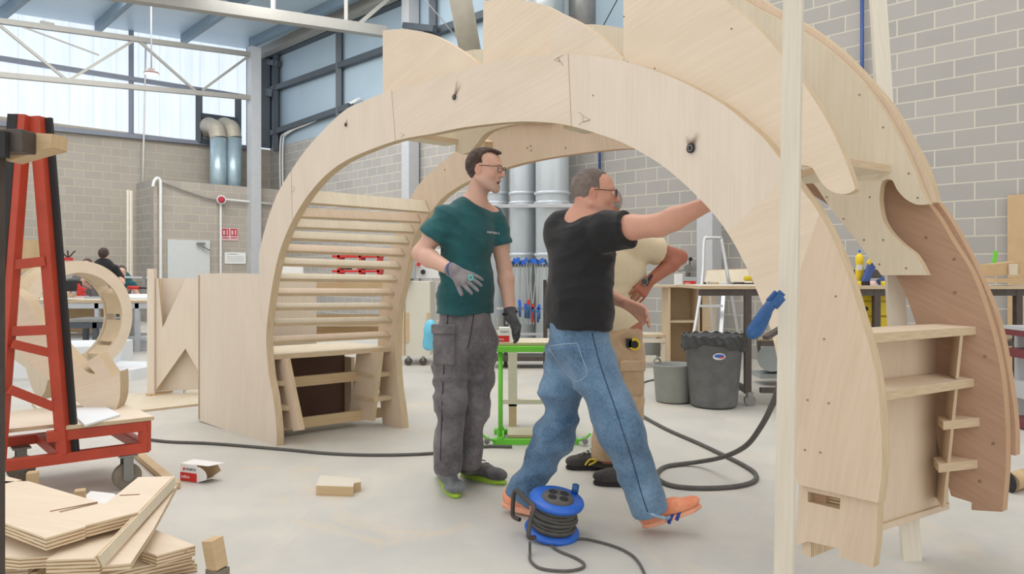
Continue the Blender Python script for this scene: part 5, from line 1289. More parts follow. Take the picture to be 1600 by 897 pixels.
# ---- background people
def bgman(label, hx, hy, Y, az, shirtm, hairm, trm, arm=None, bend=0.0, sc=1.0):
    r, f, u = frame(az); B = np.stack([r, f, u]); hc = Pn(hx, hy, Y); base_ = P(hx, hy, Y)
    t = thing('person', label, 'person', loc=(base_.x, base_.y, 0))
    S = Solid(); Q, fr = head(S, hc, az, -8, 0, sc=.95)
    nb = hc - u * .19 - f * (.02 + bend * .3); hip = N3((nb[0], nb[1], .92)) - f * bend; ch = nb * .72 + hip * .28
    S.cone(hc - u * .08, nb, .055, .06, k=.03)
    shs = [nb + r * q * .185 - u * .05 for q in (-1, 1)]
    for q, s_ in zip((-1, 1), shs):
        S.cone(nb, s_, .055, .055)
        e = s_ + r * q * .10 - u * .25 + f * .05 if arm is None else s_ + r * q * .14 - u * .24 - f * .04
        w = e + f * .22 - u * .05 - r * q * .02 if arm is None else e - r * q * .16 - u * .12 + f * .1
        S.chain([(s_, .052), (e, .042), (w, .03)], k=.02); hand(S, w, w - e, -u, q, k=.005)
    S.ell(ch, (.17, .11, .22), B, k=.05); S.ell(hip, (.16, .12, .14), B, k=.05)
    for q in (-1, 1): S.chain([(hip + r * q * .08, .08), (N3((hip[0], hip[1], .5)) + r * q * .1, .06), (N3((hip[0], hip[1], .08)) + r * q * .1, .04)], k=.02)
    solid('body', S, .010, t, skinA)
    S = Solid(); S.ell(hc + u * .03 - f * .02, (.084, .103, .098), np.stack(fr), k=.01); S.ell(hc + f * .1 - u * .02, (.1, .09, .09), np.stack(fr), k=.01, op=-1); S.cut(hc - u * .06, -u); solid('hair', S, .010, t, hairm)
    S = Solid(); S.ell(ch, (.20, .14, .25), B, k=.05); S.ell(hip + u * .08, (.19, .15, .16), B, k=.05)
    for q, s_ in zip((-1, 1), shs):
        S.cone(nb - u * .03, s_, .06, .066, k=.03); e = s_ + r * q * .08 - u * .15; S.cone(s_, e, .066, .072, k=.02)
    S.ell(nb + u * .05, (.075, .08, .05), B, k=.01, op=-1); S.cut(hip - u * .02, -u)
    solid('t_shirt', S, .010, t, shirtm, fold=None)
    S = Solid(); S.ell(hip, (.18, .145, .13), B, k=.05)
    for q in (-1, 1): S.chain([(hip + r * q * .08, .1), (N3((hip[0], hip[1], .5)) + r * q * .1, .08), (N3((hip[0], hip[1], .09)) + r * q * .1, .07)], k=.03)
    solid('trousers', S, .012, t, trm)
    for q in (-1, 1):
        a = N3((hip[0], hip[1], 0)) + r * q * .1 - f * .08; shoe(t, a, a + f * .27, 1, shoed, black)
    return t
bgman('distant person in black T-shirt seen from behind, hand on hip, beyond the plywood ring', 162.5, 398, 12.6, -8, blackc, hairA, greyt, arm=1)
bgman('distant person in teal T-shirt leaning forward beside the one in black', 190, 425, 13.6, 150, teal, hairA, greyt, bend=.25)
bgman('distant dark-haired person whose face shows left of the black T-shirt', 136, 414, 13.5, 165, greyt, hairA, greyt)
tt = thing('bar_clamp', 'clamp with red and black handle resting beside the letter panel', 'clamp', loc=P(214, 449, 10.6)); cyl('handle', P(200, 449, 10.6), P(218, 450, 10.6), .025, tt, redl, seg=10); cyl('bar', P(218, 450, 10.6), P(236, 450.5, 10.6), .012, tt, black, seg=8); beam('frame', P(196, 433, 10.7), P(232, 434, 10.7), .03, .03, tt, white_steel); box('jaw', P(226, 439, 10.7), .045, .05, .14, tt, grey_steel)
# ---- tall planks at the block room
for i, px in enumerate((200.5, 205)):
    a = G(px, 507, 0); a = P(px, 507, 16.0); a.z = 0; b = P(px, 297 + i, 16.2)
    t = beam('plank', a, b, .05, .05, None, [pine_v]); lab(t, ('left' if i == 0 else 'right') + ' of the two tall thin planks leaning by the block room corner', 'plank', 'two tall thin planks')
# ---- letter panel with triangular openings
YLp = 6.95; lt = thing('letter_box', 'plywood letter-shaped box with triangular openings left of the arch', 'wooden box', loc=P(272, 616, YLp))
fq = [P(x, y, YLp) for x, y in [(240, 435), (247, 435), (254, 512), (290, 435), (330, 435), (330, 600), (322, 600), (289.5, 545), (241, 613), (240, 613)]]
prism('front', fq, (.0, .03, 0), lt, [ply, pedge]); 
bq = [P(x, y, YLp) + V((.012, .10, 0)) for x, y in [(240, 435), (330, 435), (330, 610), (240, 613)]]
prism('back', bq, (0, .02, 0), lt, [ply, pedge])
prism('side', [P(240, 435, YLp), P(240, 613, YLp), P(240, 613, YLp) + V((.012, .10, 0)), P(240, 435, YLp) + V((.012, .10, 0))], (.02, 0, 0), lt, [ply_w, pedge])
beam('stile', P(237.5, 420, YLp), P(237.5, 618, YLp), .065, .06, lt, [ply, pedge])
a, b = G(231, 622), G(322, 606); t = beam('batten', a + V((0, 0, .02)), b + V((0, 0, .02)), .06, .035, None, [pine_y]); lab(t, 'pine batten on the floor under the letter-shaped box', 'batten')
t = box('spacer_block', G(280, 617) + V((0, .0, .05)), .1, .06, .09, None, foam); lab(t, 'small white block under the letter-shaped box', 'block')
# ---- foreground left: dark rack with timber, stack of plywood
rk = thing('steel_rack', 'dark brown steel rack post and arm at the left edge', 'rack', loc=P(-10, 897, 2.0))
a = P(-25, 225, 2.0); box('upright', (a.x, 2.0, .795), .075, .06, 1.59, rk, dsteel); box('arm', P(12, 222, 2.0), .12, .06, .062, rk, dsteel, bev=.004)
box('end_cap', P(3, 226, 1.96), .03, .02, .07, rk, black)
t = beam('timber_bar', P(47, 230, 1.93), P(22, 236, 2.35), .052, .058, None, [pine_y], bev=.004); 
bpy.data.objects.remove(t)
bm = bmesh.new(); add_prism(bm, [P(50, 207, 2.03), P(83, 209, 2.03), P(82, 232, 2.03), P(62, 236, 2.03), P(8, 252, 2.03), P(8, 238, 2.03)], (.0, .07, 0), (0, 0)); bmesh.ops.bevel(bm, geom=bm.edges[:], offset=.003, segments=2, affect='EDGES')
lab(finish('timber_block', bm, None, [pine_y]), 'short timber block resting on the dark rack arm', 'timber')
def plate(pts, z, th, l, m=ply_l, e=pedge_s, tilt=None, slots=()):
    p = [G(x, y, z) if len((x, y)) == 2 else None for x, y in pts]
    o = prism('plywood_offcut', p, (0, 0, -th), None, [m, e]); lab(o, l, 'plywood offcut', None)
    for s_ in slots:
        q = [G(x, y, z + .0015) for x, y in s_]; bm = bmesh.new()
        for a_, b_ in zip(q, q[1:]): add_beam(bm, a_, b_, .005, .002)
        finish('slot', bm, o, plain('slot_shadow', srgb(150, 112, 88), .8) if 'slot_shadow' not in MATS else MATS['slot_shadow'])
    return o
Z1 = .30
plate([(-40, 752), (45, 752), (153, 784), (92, 799), (94, 801), (158, 786), (216, 800), (134, 821), (133, 823), (72, 841), (-40, 800)], Z1, .042, 'broad pale offcut with a long slot lying on top of the stack', slots=[[(78, 799), (152, 784.5)]])
plate([(165, 787), (216, 745.5), (273, 744), (216, 801), (138, 821), (128, 815)], Z1 - .012, .042, 'pale angled offcut with a short slot beside the broad slotted one', slots=[[(187, 774), (218, 772.5)]])
# the long narrow strips
def strip(pts, m, l, th=.02, z0=None):
    p = [G(x, y, z) for x, y, z in pts]; n = (p[1] - p[0]).cross(p[2] - p[0]).normalized(); n = n if n.z > 0 else -n
    o = prism('plywood_strip', p, -n * th, None, [m, pedge_s]); lab(o, l, 'plywood strip'); return o
strip([(273, 745, .29), (276, 758, .25), (163, 884, .25), (156, 868, .29)], ply_c, 'long narrow strip standing on edge across the stack', .018)
sl = strip([(278, 756, .235), (240, 826, .235), (204, 880, .235), (160, 884, .235), (214, 822, .235)], ply_l, 'long tapering strip with two cross slots on the right of the stack', .02)
plate([(72, 875), (156, 872), (213, 818), (150, 828), (108, 848)], .235, .055, 'thick offcut in the middle of the stack under the long strip')
plate([(222, 860), (241, 827), (305, 852), (245, 868), (240, 866)], .165, .04, 'pale offcut low on the right of the stack', slots=[[(293, 858), (289, 864)]])
for i, (x0, x1, ys, zz) in enumerate(((132, 306, 880, .12), (136, 310, 884, .075), (130, 314, 890, .035))):
    c = [G(x0, 905 + i * 2, zz), G(x1 - 6, 868 + i * 6, zz), G(x1 - 60, 846 + i * 4, zz), G(x0 - 10, 866, zz)]
    o = prism('plywood_offcut', c, (0, 0, -.035), None, [ply_l, pedge_s]); lab(o, ('upper', 'middle', 'lowest')[i] + ' of the layered offcuts at the bottom right of the stack', 'plywood offcut')
plate([(-30, 820), (60, 836), (120, 848), (92, 868), (30, 872), (-30, 866)], .222, .04, 'offcut mostly hidden below the broad slotted one, above the layered pile')
for i, (zz, x1, y1) in enumerate(((.178, 62, 858), (.14, 54, 868), (.10, 70, 876), (.062, 84, 886), (.024, 100, 893))):
    c = [G(-50, y1 + 14, zz), G(x1 - 26, y1 + 8, zz), G(x1, y1 - 12, zz), G(-40, y1 - 60, zz)]
    o = prism('plywood_offcut', c, (0, 0, -.034), None, [(ply_l, ply_b)[i % 2], pedge_s]); lab(o, ('topmost', 'second from the top', 'third from the top', 'fourth from the top', 'lowest')[i] + ' of the offcuts piled at the left under the broad slotted piece', 'plywood offcut')
for (x, y, zt_, w, l) in ((51, 737, .28, .045, 'upright pine block end behind the broad slotted offcut'), (125, 765, .2, .045, 'small pine block just behind the stack')):
    c = G(x, y, zt_); o = box('pine_block', (c.x, c.y, zt_ / 2), w, .045, zt_, None, pine_y, rz=.4, bev=.005); lab(o, l, 'block')
o = prism('offcut', [G(0, 742, .3), G(34, 750, .3), G(0, 757, .3), G(-30, 750, .3)], (0, 0, -.03), None, [ply_l, pedge]); lab(o, 'pale offcut corner at the left edge behind the stack', 'offcut')
o = prism('paper_sheet', [G(130, 778, .1), G(142, 768, .1), G(178, 772, .1), G(190, 782, .1), G(155, 790, .1)], (0, 0, .003), None, [paper]); lab(o, 'white paper sheet lying behind the stack', 'paper')
wp = thing('wooden_stake', 'short pine stake with a grey lower half at the right of the stack', 'stake', loc=G(340, 915))
a = G(340, 925); b = a + V((0, 0, .20)) + V((-.02, 0, 0))
beam('shaft', b, a + V((0, 0, .09)), .055, .055, wp, [pine_y], up=(.5, 1, 0), bev=.003); beam('base', a + V((0, 0, .09)), a, .062, .058, wp, [MATS['worn_grey_castor']], up=(.5, 1, 0))
a, b = G(205, 705), G(275, 765); t = beam('batten', a + V((0, 0, .02)), b + V((0, 0, .02)), .05, .03, None, [pine_y]); lab(t, 'pine batten on the floor running from the castor to the stack', 'batten')
# ---- scrap block and open box
bl = thing('scrap_block', 'small notched pine scrap alone on the bare floor', 'scrap', loc=G(530, 765))
prism('base', [G(494, 774, .0), G(552, 776, 0), G(553, 770, 0), G(564, 768, 0), G(563, 762, 0), G(500, 757, 0)], (0, 0, .052), bl, [pine_v, pine_y])
bx = thing('screw_box', 'open white and red cardboard box lying on the floor with its flaps out', 'box', loc=G(305, 752))
c0, c1 = G(282, 751), G(307.5, 754.5); u_ = (c1 - c0); Lb = u_.length; u_.normalize(); v_ = V((-u_.y, u_.x, 0)) * 1; hb_ = .098; dp = .10
def bxp(a, b, z): return c0 + u_ * a + v_ * b + V((0, 0, z))
prism('end', [bxp(0, 0, 0), bxp(Lb, 0, 0), bxp(Lb, 0, hb_), bxp(0, 0, hb_)], v_ * .003, bx, [paper])
prism('top', [bxp(0, 0, hb_), bxp(Lb + .075, .01, hb_), bxp(Lb + .11, dp, hb_), bxp(0, dp, hb_)], (0, 0, .002), bx, [paper])
prism('side', [bxp(0, dp, 0), bxp(Lb, dp, 0), bxp(Lb, dp, hb_), bxp(0, dp, hb_)], v_ * .002, bx, [card])
prism('base', [bxp(0, 0, 0), bxp(Lb, 0, 0), bxp(Lb, dp, 0), bxp(0, dp, 0)], (0, 0, .002), bx, [card])
prism('red_band', [bxp(0, -.001, .003), bxp(Lb, -.001, .003), bxp(Lb, -.001, hb_ * .52), bxp(0, -.001, hb_ * .52)], -v_ * .0012, bx, [redl])
fl_ = [bxp(Lb, 0, 0)] + [bxp(Lb + .085 * math.sin(a), .0, hb_ * (.45 + .5 * math.cos(a)) * .98) for a in np.linspace(0, 1.9, 7)]
prism('flap', [V(p) - v_ * .012 * ((V(p) - bxp(Lb, 0, 0)).dot(u_) / .08) for p in fl_], v_ * .002, bx, [paper])
prism('flap', [bxp(Lb, dp, 0), bxp(Lb + .09, dp * .9, .055), bxp(Lb + .06, dp * .9, .095), bxp(Lb, dp, hb_)], v_ * .002, bx, [card])
prism('flap', [bxp(Lb, .0, .001), bxp(Lb, dp, .001), bxp(Lb + .1, dp, .04), bxp(Lb + .08, .02, .025)], (0, 0, .002), bx, [paper])
text('brand_lettering', 'WURTH', bxp(.04, -.003, hb_ * .66), u_, (0, 0, 1), .021, bx, ink); box('brand_logo', bxp(.028, -.002, hb_ * .72), .011, .002, .016, bx, redl, rz=math.atan2(u_.y, u_.x))
text('product_lettering', 'zebra', bxp(.008, -.003, hb_ * .2), u_, (0, 0, 1), .028, bx, whitel)
# ---- cable reel with cord
YQ = 3.28; rq = G(862, 842)
rl = thing('cable_reel', 'blue cable reel with four sockets and black cord wound on it', 'cable reel', loc=rq)
tl = Matrix.Rotation(math.radians(8), 3, 'Y') @ Matrix.Rotation(math.radians(9), 3, 'X')
rc2 = rq + V((0, .03, .012)); R_ = .126
o = lathe('flange', rc2 + tl @ V((0, 0, .165)), [(0, .012), (.06, .012), (R_ * .96, .010), (R_, .0), (R_ * .97, -.012), (.06, -.006), (0, -.006)], rl, bluep, 40, tl)
lathe('flange', rc2 + tl @ V((-.0, 0, .02)), [(0, .01), (R_ * .96, .010), (R_, .0), (R_ * .97, -.01), (0, -.01)], rl, bluep, 40, tl)
sk = lathe('socket_plate', rc2 + tl @ V((.004, -.004, .177)), [(0, .014), (.066, .012), (.074, .0), (.074, -.004)], rl, MATS['dusty_black_hose'], 32, tl)
for a in (.7, 2.27, 3.84, 5.41):
    c = rc2 + tl @ V((.004 + .037 * math.cos(a), -.004 + .037 * math.sin(a), .189)); cyl('socket', c, c + tl @ V((0, 0, .004)), .020, sk, black, seg=18)
cyl('crank_knob', rc2 + tl @ V((.085, .075, .172)), rc2 + tl @ V((.085, .075, .215)), .016, rl, blued, seg=14)
bm = bmesh.new(); rs = random.Random(3)
for i in range(11):
    z = .04 + .011 * i; rr = .096 + rs.uniform(-.006, .010); ph = rs.uniform(0, 6.28); am = rs.uniform(.002, .010)
    add_tube(bm, [rc2 + tl @ V((rr * math.cos(a), rr * math.sin(a), z + am * math.sin(a + ph))) for a in np.linspace(0, 6.28, 25)[:-1]], .0068, 7, True, 2)
add_cyl(bm, rc2 + tl @ V((0, 0, .02)), rc2 + tl @ V((0, 0, .16)), .092, None, 24)
finish('wound_cord', bm, rl, hose)
YH = rc2.y
fr_ = [P(836, 840, 3.12), P(826, 838, 3.1), P(829, 812, 3.12), P(834, 792, 3.14), P(820, 779, 3.22), P(808, 767, 3.3), P(803, 772, 3.32), P(801, 796, 3.34), P(802, 807, 3.34), P(812, 812, 3.3)]
tube('carry_handle', fr_, .010, rl, dsteel, seg=10, n=6)
lab(tube('extension_cord', [G(828, 846, .06), G(828, 862, .012), G(829, 876, .008), G(845, 888, .008), G(880, 892, .008), G(905, 889, .008), G(913, 882, .008), G(900, 872, .008), G(872, 860, .008), G(862, 850, .01), G(875, 844, .012), G(910, 842, .008), G(945, 849, .008), G(975, 860, .008), G(995, 875, .008), G(1008, 900, .008), G(1010, 930, .008)], .0058, None, hose, seg=8, n=8), 'thin cord looping on the floor in front of the cable reel', 'cord')
# ---- hoses
lab(tube('air_hose', [G(216, 684, .01), G(260, 690, .01), G(330, 693, .01), G(430, 701, .01), G(520, 709, .01), G(600, 711, .01), G(680, 708, .01), G(752, 698, .012), G(800, 698, .012)], .0105, None, hose, seg=8, n=8), 'long dark air hose running across the floor from the trolley to the green table', 'hose')
hp = [P(1208, 628, 2.75) + V((0, 0, 0))]
lab(tube('air_hose', [G(1000, 648, .012), G(1040, 670, .012), G(1090, 692, .012), G(1128, 710, .012), G(1160, 726, .012), G(1180, 740, .012), G(1178, 752, .012), G(1150, 760, .012), G(1100, 763, .012), G(1055, 760, .012), G(1030, 750, .012), G(1028, 738, .012), G(1045, 728, .012), G(1090, 722, .03), P(1130, 714, 4.2), P(1165, 697, 3.9), P(1190, 665, 3.5), P(1210, 625, 3.1), P(1222, 590, 2.8)], .014, None, hose, seg=8, n=8), 'dark hose looped on the floor below the clamp on the post', 'hose')
lab(tube('floor_cable', [G(620, 549), G(680, 548), G(665, 553), G(625, 556), G(640, 553.5)], .012, None, hose, seg=6), 'thin cable curled on the far floor by the white cabinet', 'cable')
lab(tube('floor_cable', [G(1004, 600, .01), G(1010, 596, .01), G(1030, 592, .01)], .008, None, hose, seg=6), 'short thin dark cable left of the grey tub', 'cable')
# ---- green table with wooden frame
gt = thing('green_stand', 'lime green steel stand with a plywood top', 'table', loc=G(822, 697))
YG = H * F / (695 - HY)
zt_ = H - (541 - HY) * YG / F; x0, x1 = (770 - 800) / F * YG, (905 - 800) / F * YG
dg = .42
box('top_frame', ((x0 + x1) / 2, YG + dg / 2 - .02, zt_ - .02), x1 - x0, dg, .04, gt, greenp, bev=.004)
box('plywood_top', ((x0 + x1) / 2 + .01, YG + dg / 2, zt_ + .012), x1 - x0 - .06, dg - .06, .018, gt, [ply_c, pedge])
xl, xr = (781.5 - 800) / F * YG, (893 - 800) / F * YG
for x in (xl, xr):
    for yy in (0.02, dg - .08):
        lg_ = cyl('leg', (x, YG + yy, .03), (x, YG + yy, zt_ - .03), .0145, gt, greenp, seg=16); cyl('collar', (x, YG + yy, .02), (x, YG + yy, .055), .022, lg_, greenp, seg=16)
box('base_frame', ((xl + xr) / 2, YG + .02, .018), xr - xl + .1, .05, .035, gt, greenp); box('base_frame', ((xl + xr) / 2, YG + dg - .08, .018), xr - xl + .1, .05, .035, gt, greenp)
for x in (xl, xr): box('base_frame', (x, YG + dg / 2 - .03, .018), .05, dg - .1, .035, gt, greenp)
box('lower_board', ((xl + xr) / 2, YG + dg / 2 - .03, .045), xr - xl - .1, dg - .18, .02, gt, [ply_c, pedge])
for q, x in ((-1, xl - .04), (1, xr + .04)):
    f_ = tube('foot_pedal', [V((x, YG - .0, .03)), V((x + q * .05, YG - .03, .05)), V((x + q * .09, YG - .03, .085))], .009, gt, greenp, seg=8); cyl('pin', (x + q * .05, YG - .06, .035), (x + q * .05, YG + .0, .035), .02, f_, grey_steel, seg=12)
wf_ = thing('pine_stand', 'pale pine frame standing behind the green stand', 'wooden frame', loc=G(830, 650))
YF = YG + .62
box('upright', P(801, 580, YF), .07, .05, .54, wf_, [pine_v]); b_z = P(801, 627, YF); box('rail', P(835, 627, YF), .55, .07, .035, wf_, [pine_v]); box('foot', P(801, 650, YF), .06, .05, .2, wf_, [pine_y])
for o in wf_.children: pass
sb = thing('screw_box', 'white and red screw box on the green stand under the gloved hand', 'box', loc=P(786, 540, YG + .1))
a, b = P(775, 538, YG + .06), P(796, 538, YG + .06); zb_ = zt_ + .022
box('carton', ((a.x + b.x) / 2, YG + .12, zb_ + .05), b.x - a.x, .1, .1, sb, paper); prism('red_band', [V((a.x, YG + .0685, zb_ + .002)), V((b.x, YG + .0685, zb_ + .002)), V((b.x, YG + .0685, zb_ + .045)), V((a.x, YG + .0685, zb_ + .045))], (0, -.001, 0), sb, [redl])
prism('flap', [V((b.x, YG + .07, zb_)), V((b.x + .03, YG + .07, zb_ + .005)), V((b.x + .075, YG + .09, zb_ + .045)), V((b.x + .06, YG + .1, zb_ + .095)), V((b.x, YG + .08, zb_ + .1))], (0, .002, 0), sb, [paper])
text('brand_lettering', 'WURTH', V((a.x + .03, YG + .066, zb_ + .066)), (1, 0, 0), (0, 0, 1), .017, sb, ink); text('product_lettering', 'zebra', V((a.x + .006, YG + .066, zb_ + .014)), (1, 0, 0), (0, 0, 1), .022, sb, whitel)
# ---- clamp rack with clamps
YK = 9.2
ck = thing('clamp_rack', 'grey steel rack hung with blue clamps between the two men', 'rack', loc=G(820, 560))
def K(px, py, dy=0): return P(px, py, YK + dy)
box('top_rail', K(818, 415), 1.1 * .62, .05, .04, ck, grey_steel)
for px in (790, 852): box('upright', V((K(px, 500).x, YK, .55)), .05, .05, 1.1, ck, dsteel)
for yy in (482, 522): box('rail', K(818, yy), .68, .04, .03, ck, white_steel)
box('base', V((K(820, 500).x, YK, .12)), .8, .45, .05, ck, dsteel)
rs = random.Random(5)
for i in range(16):
    px = 788 + i * 4.3; lean = rs.uniform(-.10, .10)
    t = thing('bar_clamp', 'steel bar clamp with blue jaws, %s from the left on the clamp rack' % ('first','second','third','fourth','fifth','sixth','seventh','eighth','ninth','tenth','eleventh','twelfth','thirteenth','fourteenth','fifteenth','last')[i], 'clamp', 'blue bar clamps on the rack', K(px, 415, -.05 - .018 * (i % 3)))
    top = V(t.location); bot = top + V((lean, -.01, -.74))
    beam('bar', top + V((0, 0, .05)), bot, .016, .010, t, galv); box('fixed_jaw', top + V((rs.uniform(-.01, .01), -.02, .03 + rs.uniform(0, .035))), .034 + rs.uniform(0, .02), .07, .04 + rs.uniform(0, .04), t, bluep if i % 3 else blued, tilt=Matrix.Rotation(rs.uniform(-.5, .5), 3, 'Y'))
    hz = -.46 - rs.uniform(0, .1); q = top + V((lean * -hz / .74, -.02, hz)); box('sliding_jaw', q, .034, .06, .06, t, bluep if i % 4 else redl); cyl('handle', q + V((0, -.04, -.03)), q + V((0, -.04, -.15)), .015, t, redl if i in (9, 13) else blued, seg=10)
# ---- white cabinets and bits behind the teal man
YC = 9.3
cb_ = thing('rolling_cabinet', 'pale cream cabinet on castors behind the man in teal', 'cabinet', loc=G(655, 541 + 25))
def KC(px, py): return P(px, py, YC)
a, b = KC(633, 440), KC(672, 440); zc = a.z
box('body', ((a.x + b.x) / 2, YC + .3, (zc + .12) / 2), b.x - a.x, .6, zc - .12, cb_, panelw)
box('side_panel', (a.x - .03, YC + .28, (zc + .12) / 2), .05, .6, zc - .14, cb_, [ply_c, pedge]); box('lower_strip', KC(636, 512), .05, .02, .38, cb_, pine_y); box('lower_strip', KC(669, 512), .03, .02, .38, cb_, pine_y)
for px in (638, 661):
    q = KC(px, 560); w = cyl('castor', (q.x, YC - .0, .05), (q.x, YC + .03, .05), .05, cb_, dsteel, seg=14); box('fork', (q.x, YC + .02, .09), .03, .05, .06, w, grey_steel)
lab(box('wooden_board', KC(624, 500), .09, .05, .55, None, [ply_c, pedge]), 'narrow wooden board standing left of the cream cabinet', 'board')
tt = thing('control_cabinet', 'white electrical cabinet with switches on the wall beside the man in teal', 'cabinet', loc=P(650, 420, 10.6)); box('body', P(668, 412, 10.6), .42, .2, .42, tt, white); box('door', P(645, 410, 10.5), .08, .1, .5, tt, galv); cyl('switch', P(661, 425, 10.48), P(661, 425, 10.42), .035, tt, black); cyl('switch', P(654, 413, 10.48), P(654, 413, 10.4), .03, tt, redl)
lab(box('tool_tray', KC(637, 437), .12, .3, .03, None, anth), 'dark tray on the cream cabinet beside the arch leg', 'tray')
bk = thing('plastic_bag', 'light blue bag hanging behind the grey trousers', 'bag', loc=P(672, 545, 8.6)); S = Solid(); S.ell(Pn(673, 520, 8.6), (.09, .08, .16), k=.03); S.ell(Pn(670, 535, 8.6), (.08, .07, .10), k=.03); solid('sack', S, .012, bk, cyan, fold=folds([((.2, .1, 1), 60)], [.008], 2))
# ---- things seen through the slats
rsf = thing('red_shelving', 'low red shelving seen through the slats of the arch', 'shelf', loc=P(560, 450, 9.5))
for yy in (401, 424, 447): box('shelf', P(560, yy, 9.5), .62, .3, .03, rsf, redl)
for px in (533, 566, 594): box('upright', P(px, 424, 9.5), .03, .3, .42, rsf, redl)
for i, (px, yy) in enumerate(((545, 420), (556, 420), (575, 420), (585, 420), (545, 397), (580, 397))): lab(box('box', P(px, yy - 4, 9.5), .07, .12, .09, None, (black, white, dsteel, black, white, black)[i]), ('small %s item on the red shelving, %s' % (('black', 'white', 'grey', 'dark', 'white', 'dark')[i], ('lower left', 'lower middle', 'lower right of the middle', 'lower right end', 'upper left', 'upper right')[i])), 'box')
tb2 = thing('pine_bench', 'pine bench frame behind the slatted leg', 'bench', loc=P(540, 600, 6.6))
for yy, dy in ((450, .0), (500, 0), (518, .3)): box('rail', P(535, yy, 6.6 + dy), 1.0, .04, .1, tb2, [pine_y])
box('top', P(535, 478, 6.9), 1.0, .7, .03, tb2, [ply_c, pedge])
for px in (455, 610):
    q = P(px, 500, 6.6); box('leg', (q.x, 6.62, .45), .07, .07, .9, tb2, [pine_y])
wb = P(455, 425, 9.0); lab(box('white_board', wb, .3, .04, .16, None, paper), 'white card seen through the slats on the left', 'card')
lab(box('tool_box', P(446, 492, 6.7), .17, .15, .05, None, redl), 'small red box on the pine bench seen through the slats', 'box')
lab(lathe('grey_tub', P(470, 475, 6.9), [(0, 0), (.1, 0), (.12, .1), (.11, .1), (0, .02)], None, galv), 'grey round tub on the pine bench seen through the slats', 'tub')
# ---- right background: cabinets, bench, bin, tub, ladder
YB = 6.5
wb_ = thing('steel_workbench', 'long steel-framed workbench with a plywood top at the right', 'workbench', loc=((1330 - 800) / F * YB, YB, 0))
zb1 = H - (449 - HY) * YB / F
xa, xb = (1092 - 800) / F * YB, (1640 - 800) / F * YB
box('top', ((xa + xb) / 2, YB + .35, zb1), xb - xa, .8, .03, wb_, [pine_v, pedge]); box('front_rail', ((xa + xb) / 2, YB, zb1 - .045), xb - xa, .05, .06, wb_, dsteel)
for px in (1168, 1369, 1590):
    x = (px - 800) / F * YB
    for dy in ((0,) if px == 1168 else (0, .66)): box('leg', (x, YB + dy, (zb1 - .1) / 2 + .1), .055, .055, zb1 - .12, wb_, dsteel)
    box('foot_rail', (x, YB + .33, .14), .05, .7, .05, wb_, dsteel)
    w = cyl('castor', (x + .02, YB - .02, .05), (x + .02, YB + .02, .05), .05, wb_, grey_steel, seg=16); box('fork', (x + .02, YB, .1), .05, .06, .05, w, grey_steel)
for z in (.14, .56): box('shelf_rail', ((xa + xb) / 2 + .25, YB + .0, z), xb - xa - .6, .05, .045, wb_, dsteel)
box('lower_shelf', ((xa + xb) / 2 + .25, YB + .35, .59), xb - xa - .6, .6, .02, wb_, [ply_c, pedge])
yd = thing('yellow_drawer_cabinet', 'yellow drawer cabinet under the workbench, seen between the arch legs', 'drawer cabinet', loc=P(1360, 520, YB + .1))
a = P(1330, 458, YB + .12); b = P(1412, 512, YB + .12)
box('body', ((a.x + b.x) / 2, YB + .32, (a.z + .61) / 2), b.x - a.x, .38, a.z - .61, yd, yellow)
for r_i, (z0_, z1_) in enumerate(((.94, 1.0), (.80, .93), (.63, .79))):
    for cI in range(2 if r_i else 1):
        w = (b.x - a.x - .02) / (2 if r_i else 1); x = a.x + .01 + w * (cI + .5)
        d_ = box('drawer', (x, YB + .11, (z0_ + z1_) / 2), w - .012, .02, z1_ - z0_ - .008, yd, yellow, bev=.003)
        if r_i: cyl('finger_hole', (x, YB + .1, (z0_ + z1_) / 2), (x, YB + .094, (z0_ + z1_) / 2), .02, d_, black, seg=16)
# bits on the workbench
tt = thing('paint_bottle', 'yellow bottle standing on the workbench beside the blue tool', 'bottle', loc=P(1343, 447, YB + .2)); lathe('bottle', P(1343, 447, YB + .2), [(0, 0), (.036, 0), (.036, .16), (.028, .2), (.036, .22), (.036, .27), (.015, .3), (0, .3)], tt, yellow); lathe('cap', P(1343, 394, YB + .2), [(0, 0), (.012, 0), (.01, .02), (0, .02)], tt, bluep)
box('label', P(1343, 418, YB + .16), .05, .005, .05, tt, white)
tt = thing('cordless_drill', 'navy and yellow cordless tool lying on the workbench', 'tool', loc=P(1357, 440, YB)); beam('body', P(1350, 443, YB + .1), P(1364, 410, YB + .1), .06, .06, tt, MATS['navy_pipe'], bev=.01); box('battery', P(1352, 443, YB + .1), .12, .08, .04, tt, black, bev=.006); beam('grip', P(1372, 442, YB + .15), P(1387, 434, YB + .15), .06, .05, tt, MATS['navy_pipe'], bev=.01); beam('band', P(1356, 412, YB + .04), P(1362, 405, YB + .04), .03, .03, tt, yellow)
lab(box('tool_case', P(1346, 428, YB + .4), .3, .2, .08, None, dsteel), 'dark grey case on the workbench behind the navy tool', 'case')
for x, m, n, l in ((1341, yellow, 'tin', 'small yellow tin on the workbench left of the navy tool'), (1364, signp, 'roll', 'small pinkish white roll right of the navy tool'), (1381, yellow, 'tin', 'small yellow tin right of the white roll')):
    q = P(x, 447, YB + .03); lab(cyl(n, q, q + V((0, 0, .045)), .025, None, m, seg=14), l, n)
rcx = thing('cardboard_box', 'open flat cardboard box at the right end of the workbench', 'box', loc=P(1570, 440, YB + .1)); box('tray', P(1568, 438, YB + .15), .34, .3, .04, rcx, card); box('lid', P(1563, 420, YB + .2), .24, .2, .11, rcx, card, tilt=Matrix.Rotation(-.12, 3, 'Y')); box('flap', P(1583, 421, YB + .08), .07, .02, .1, rcx, [ply_c])
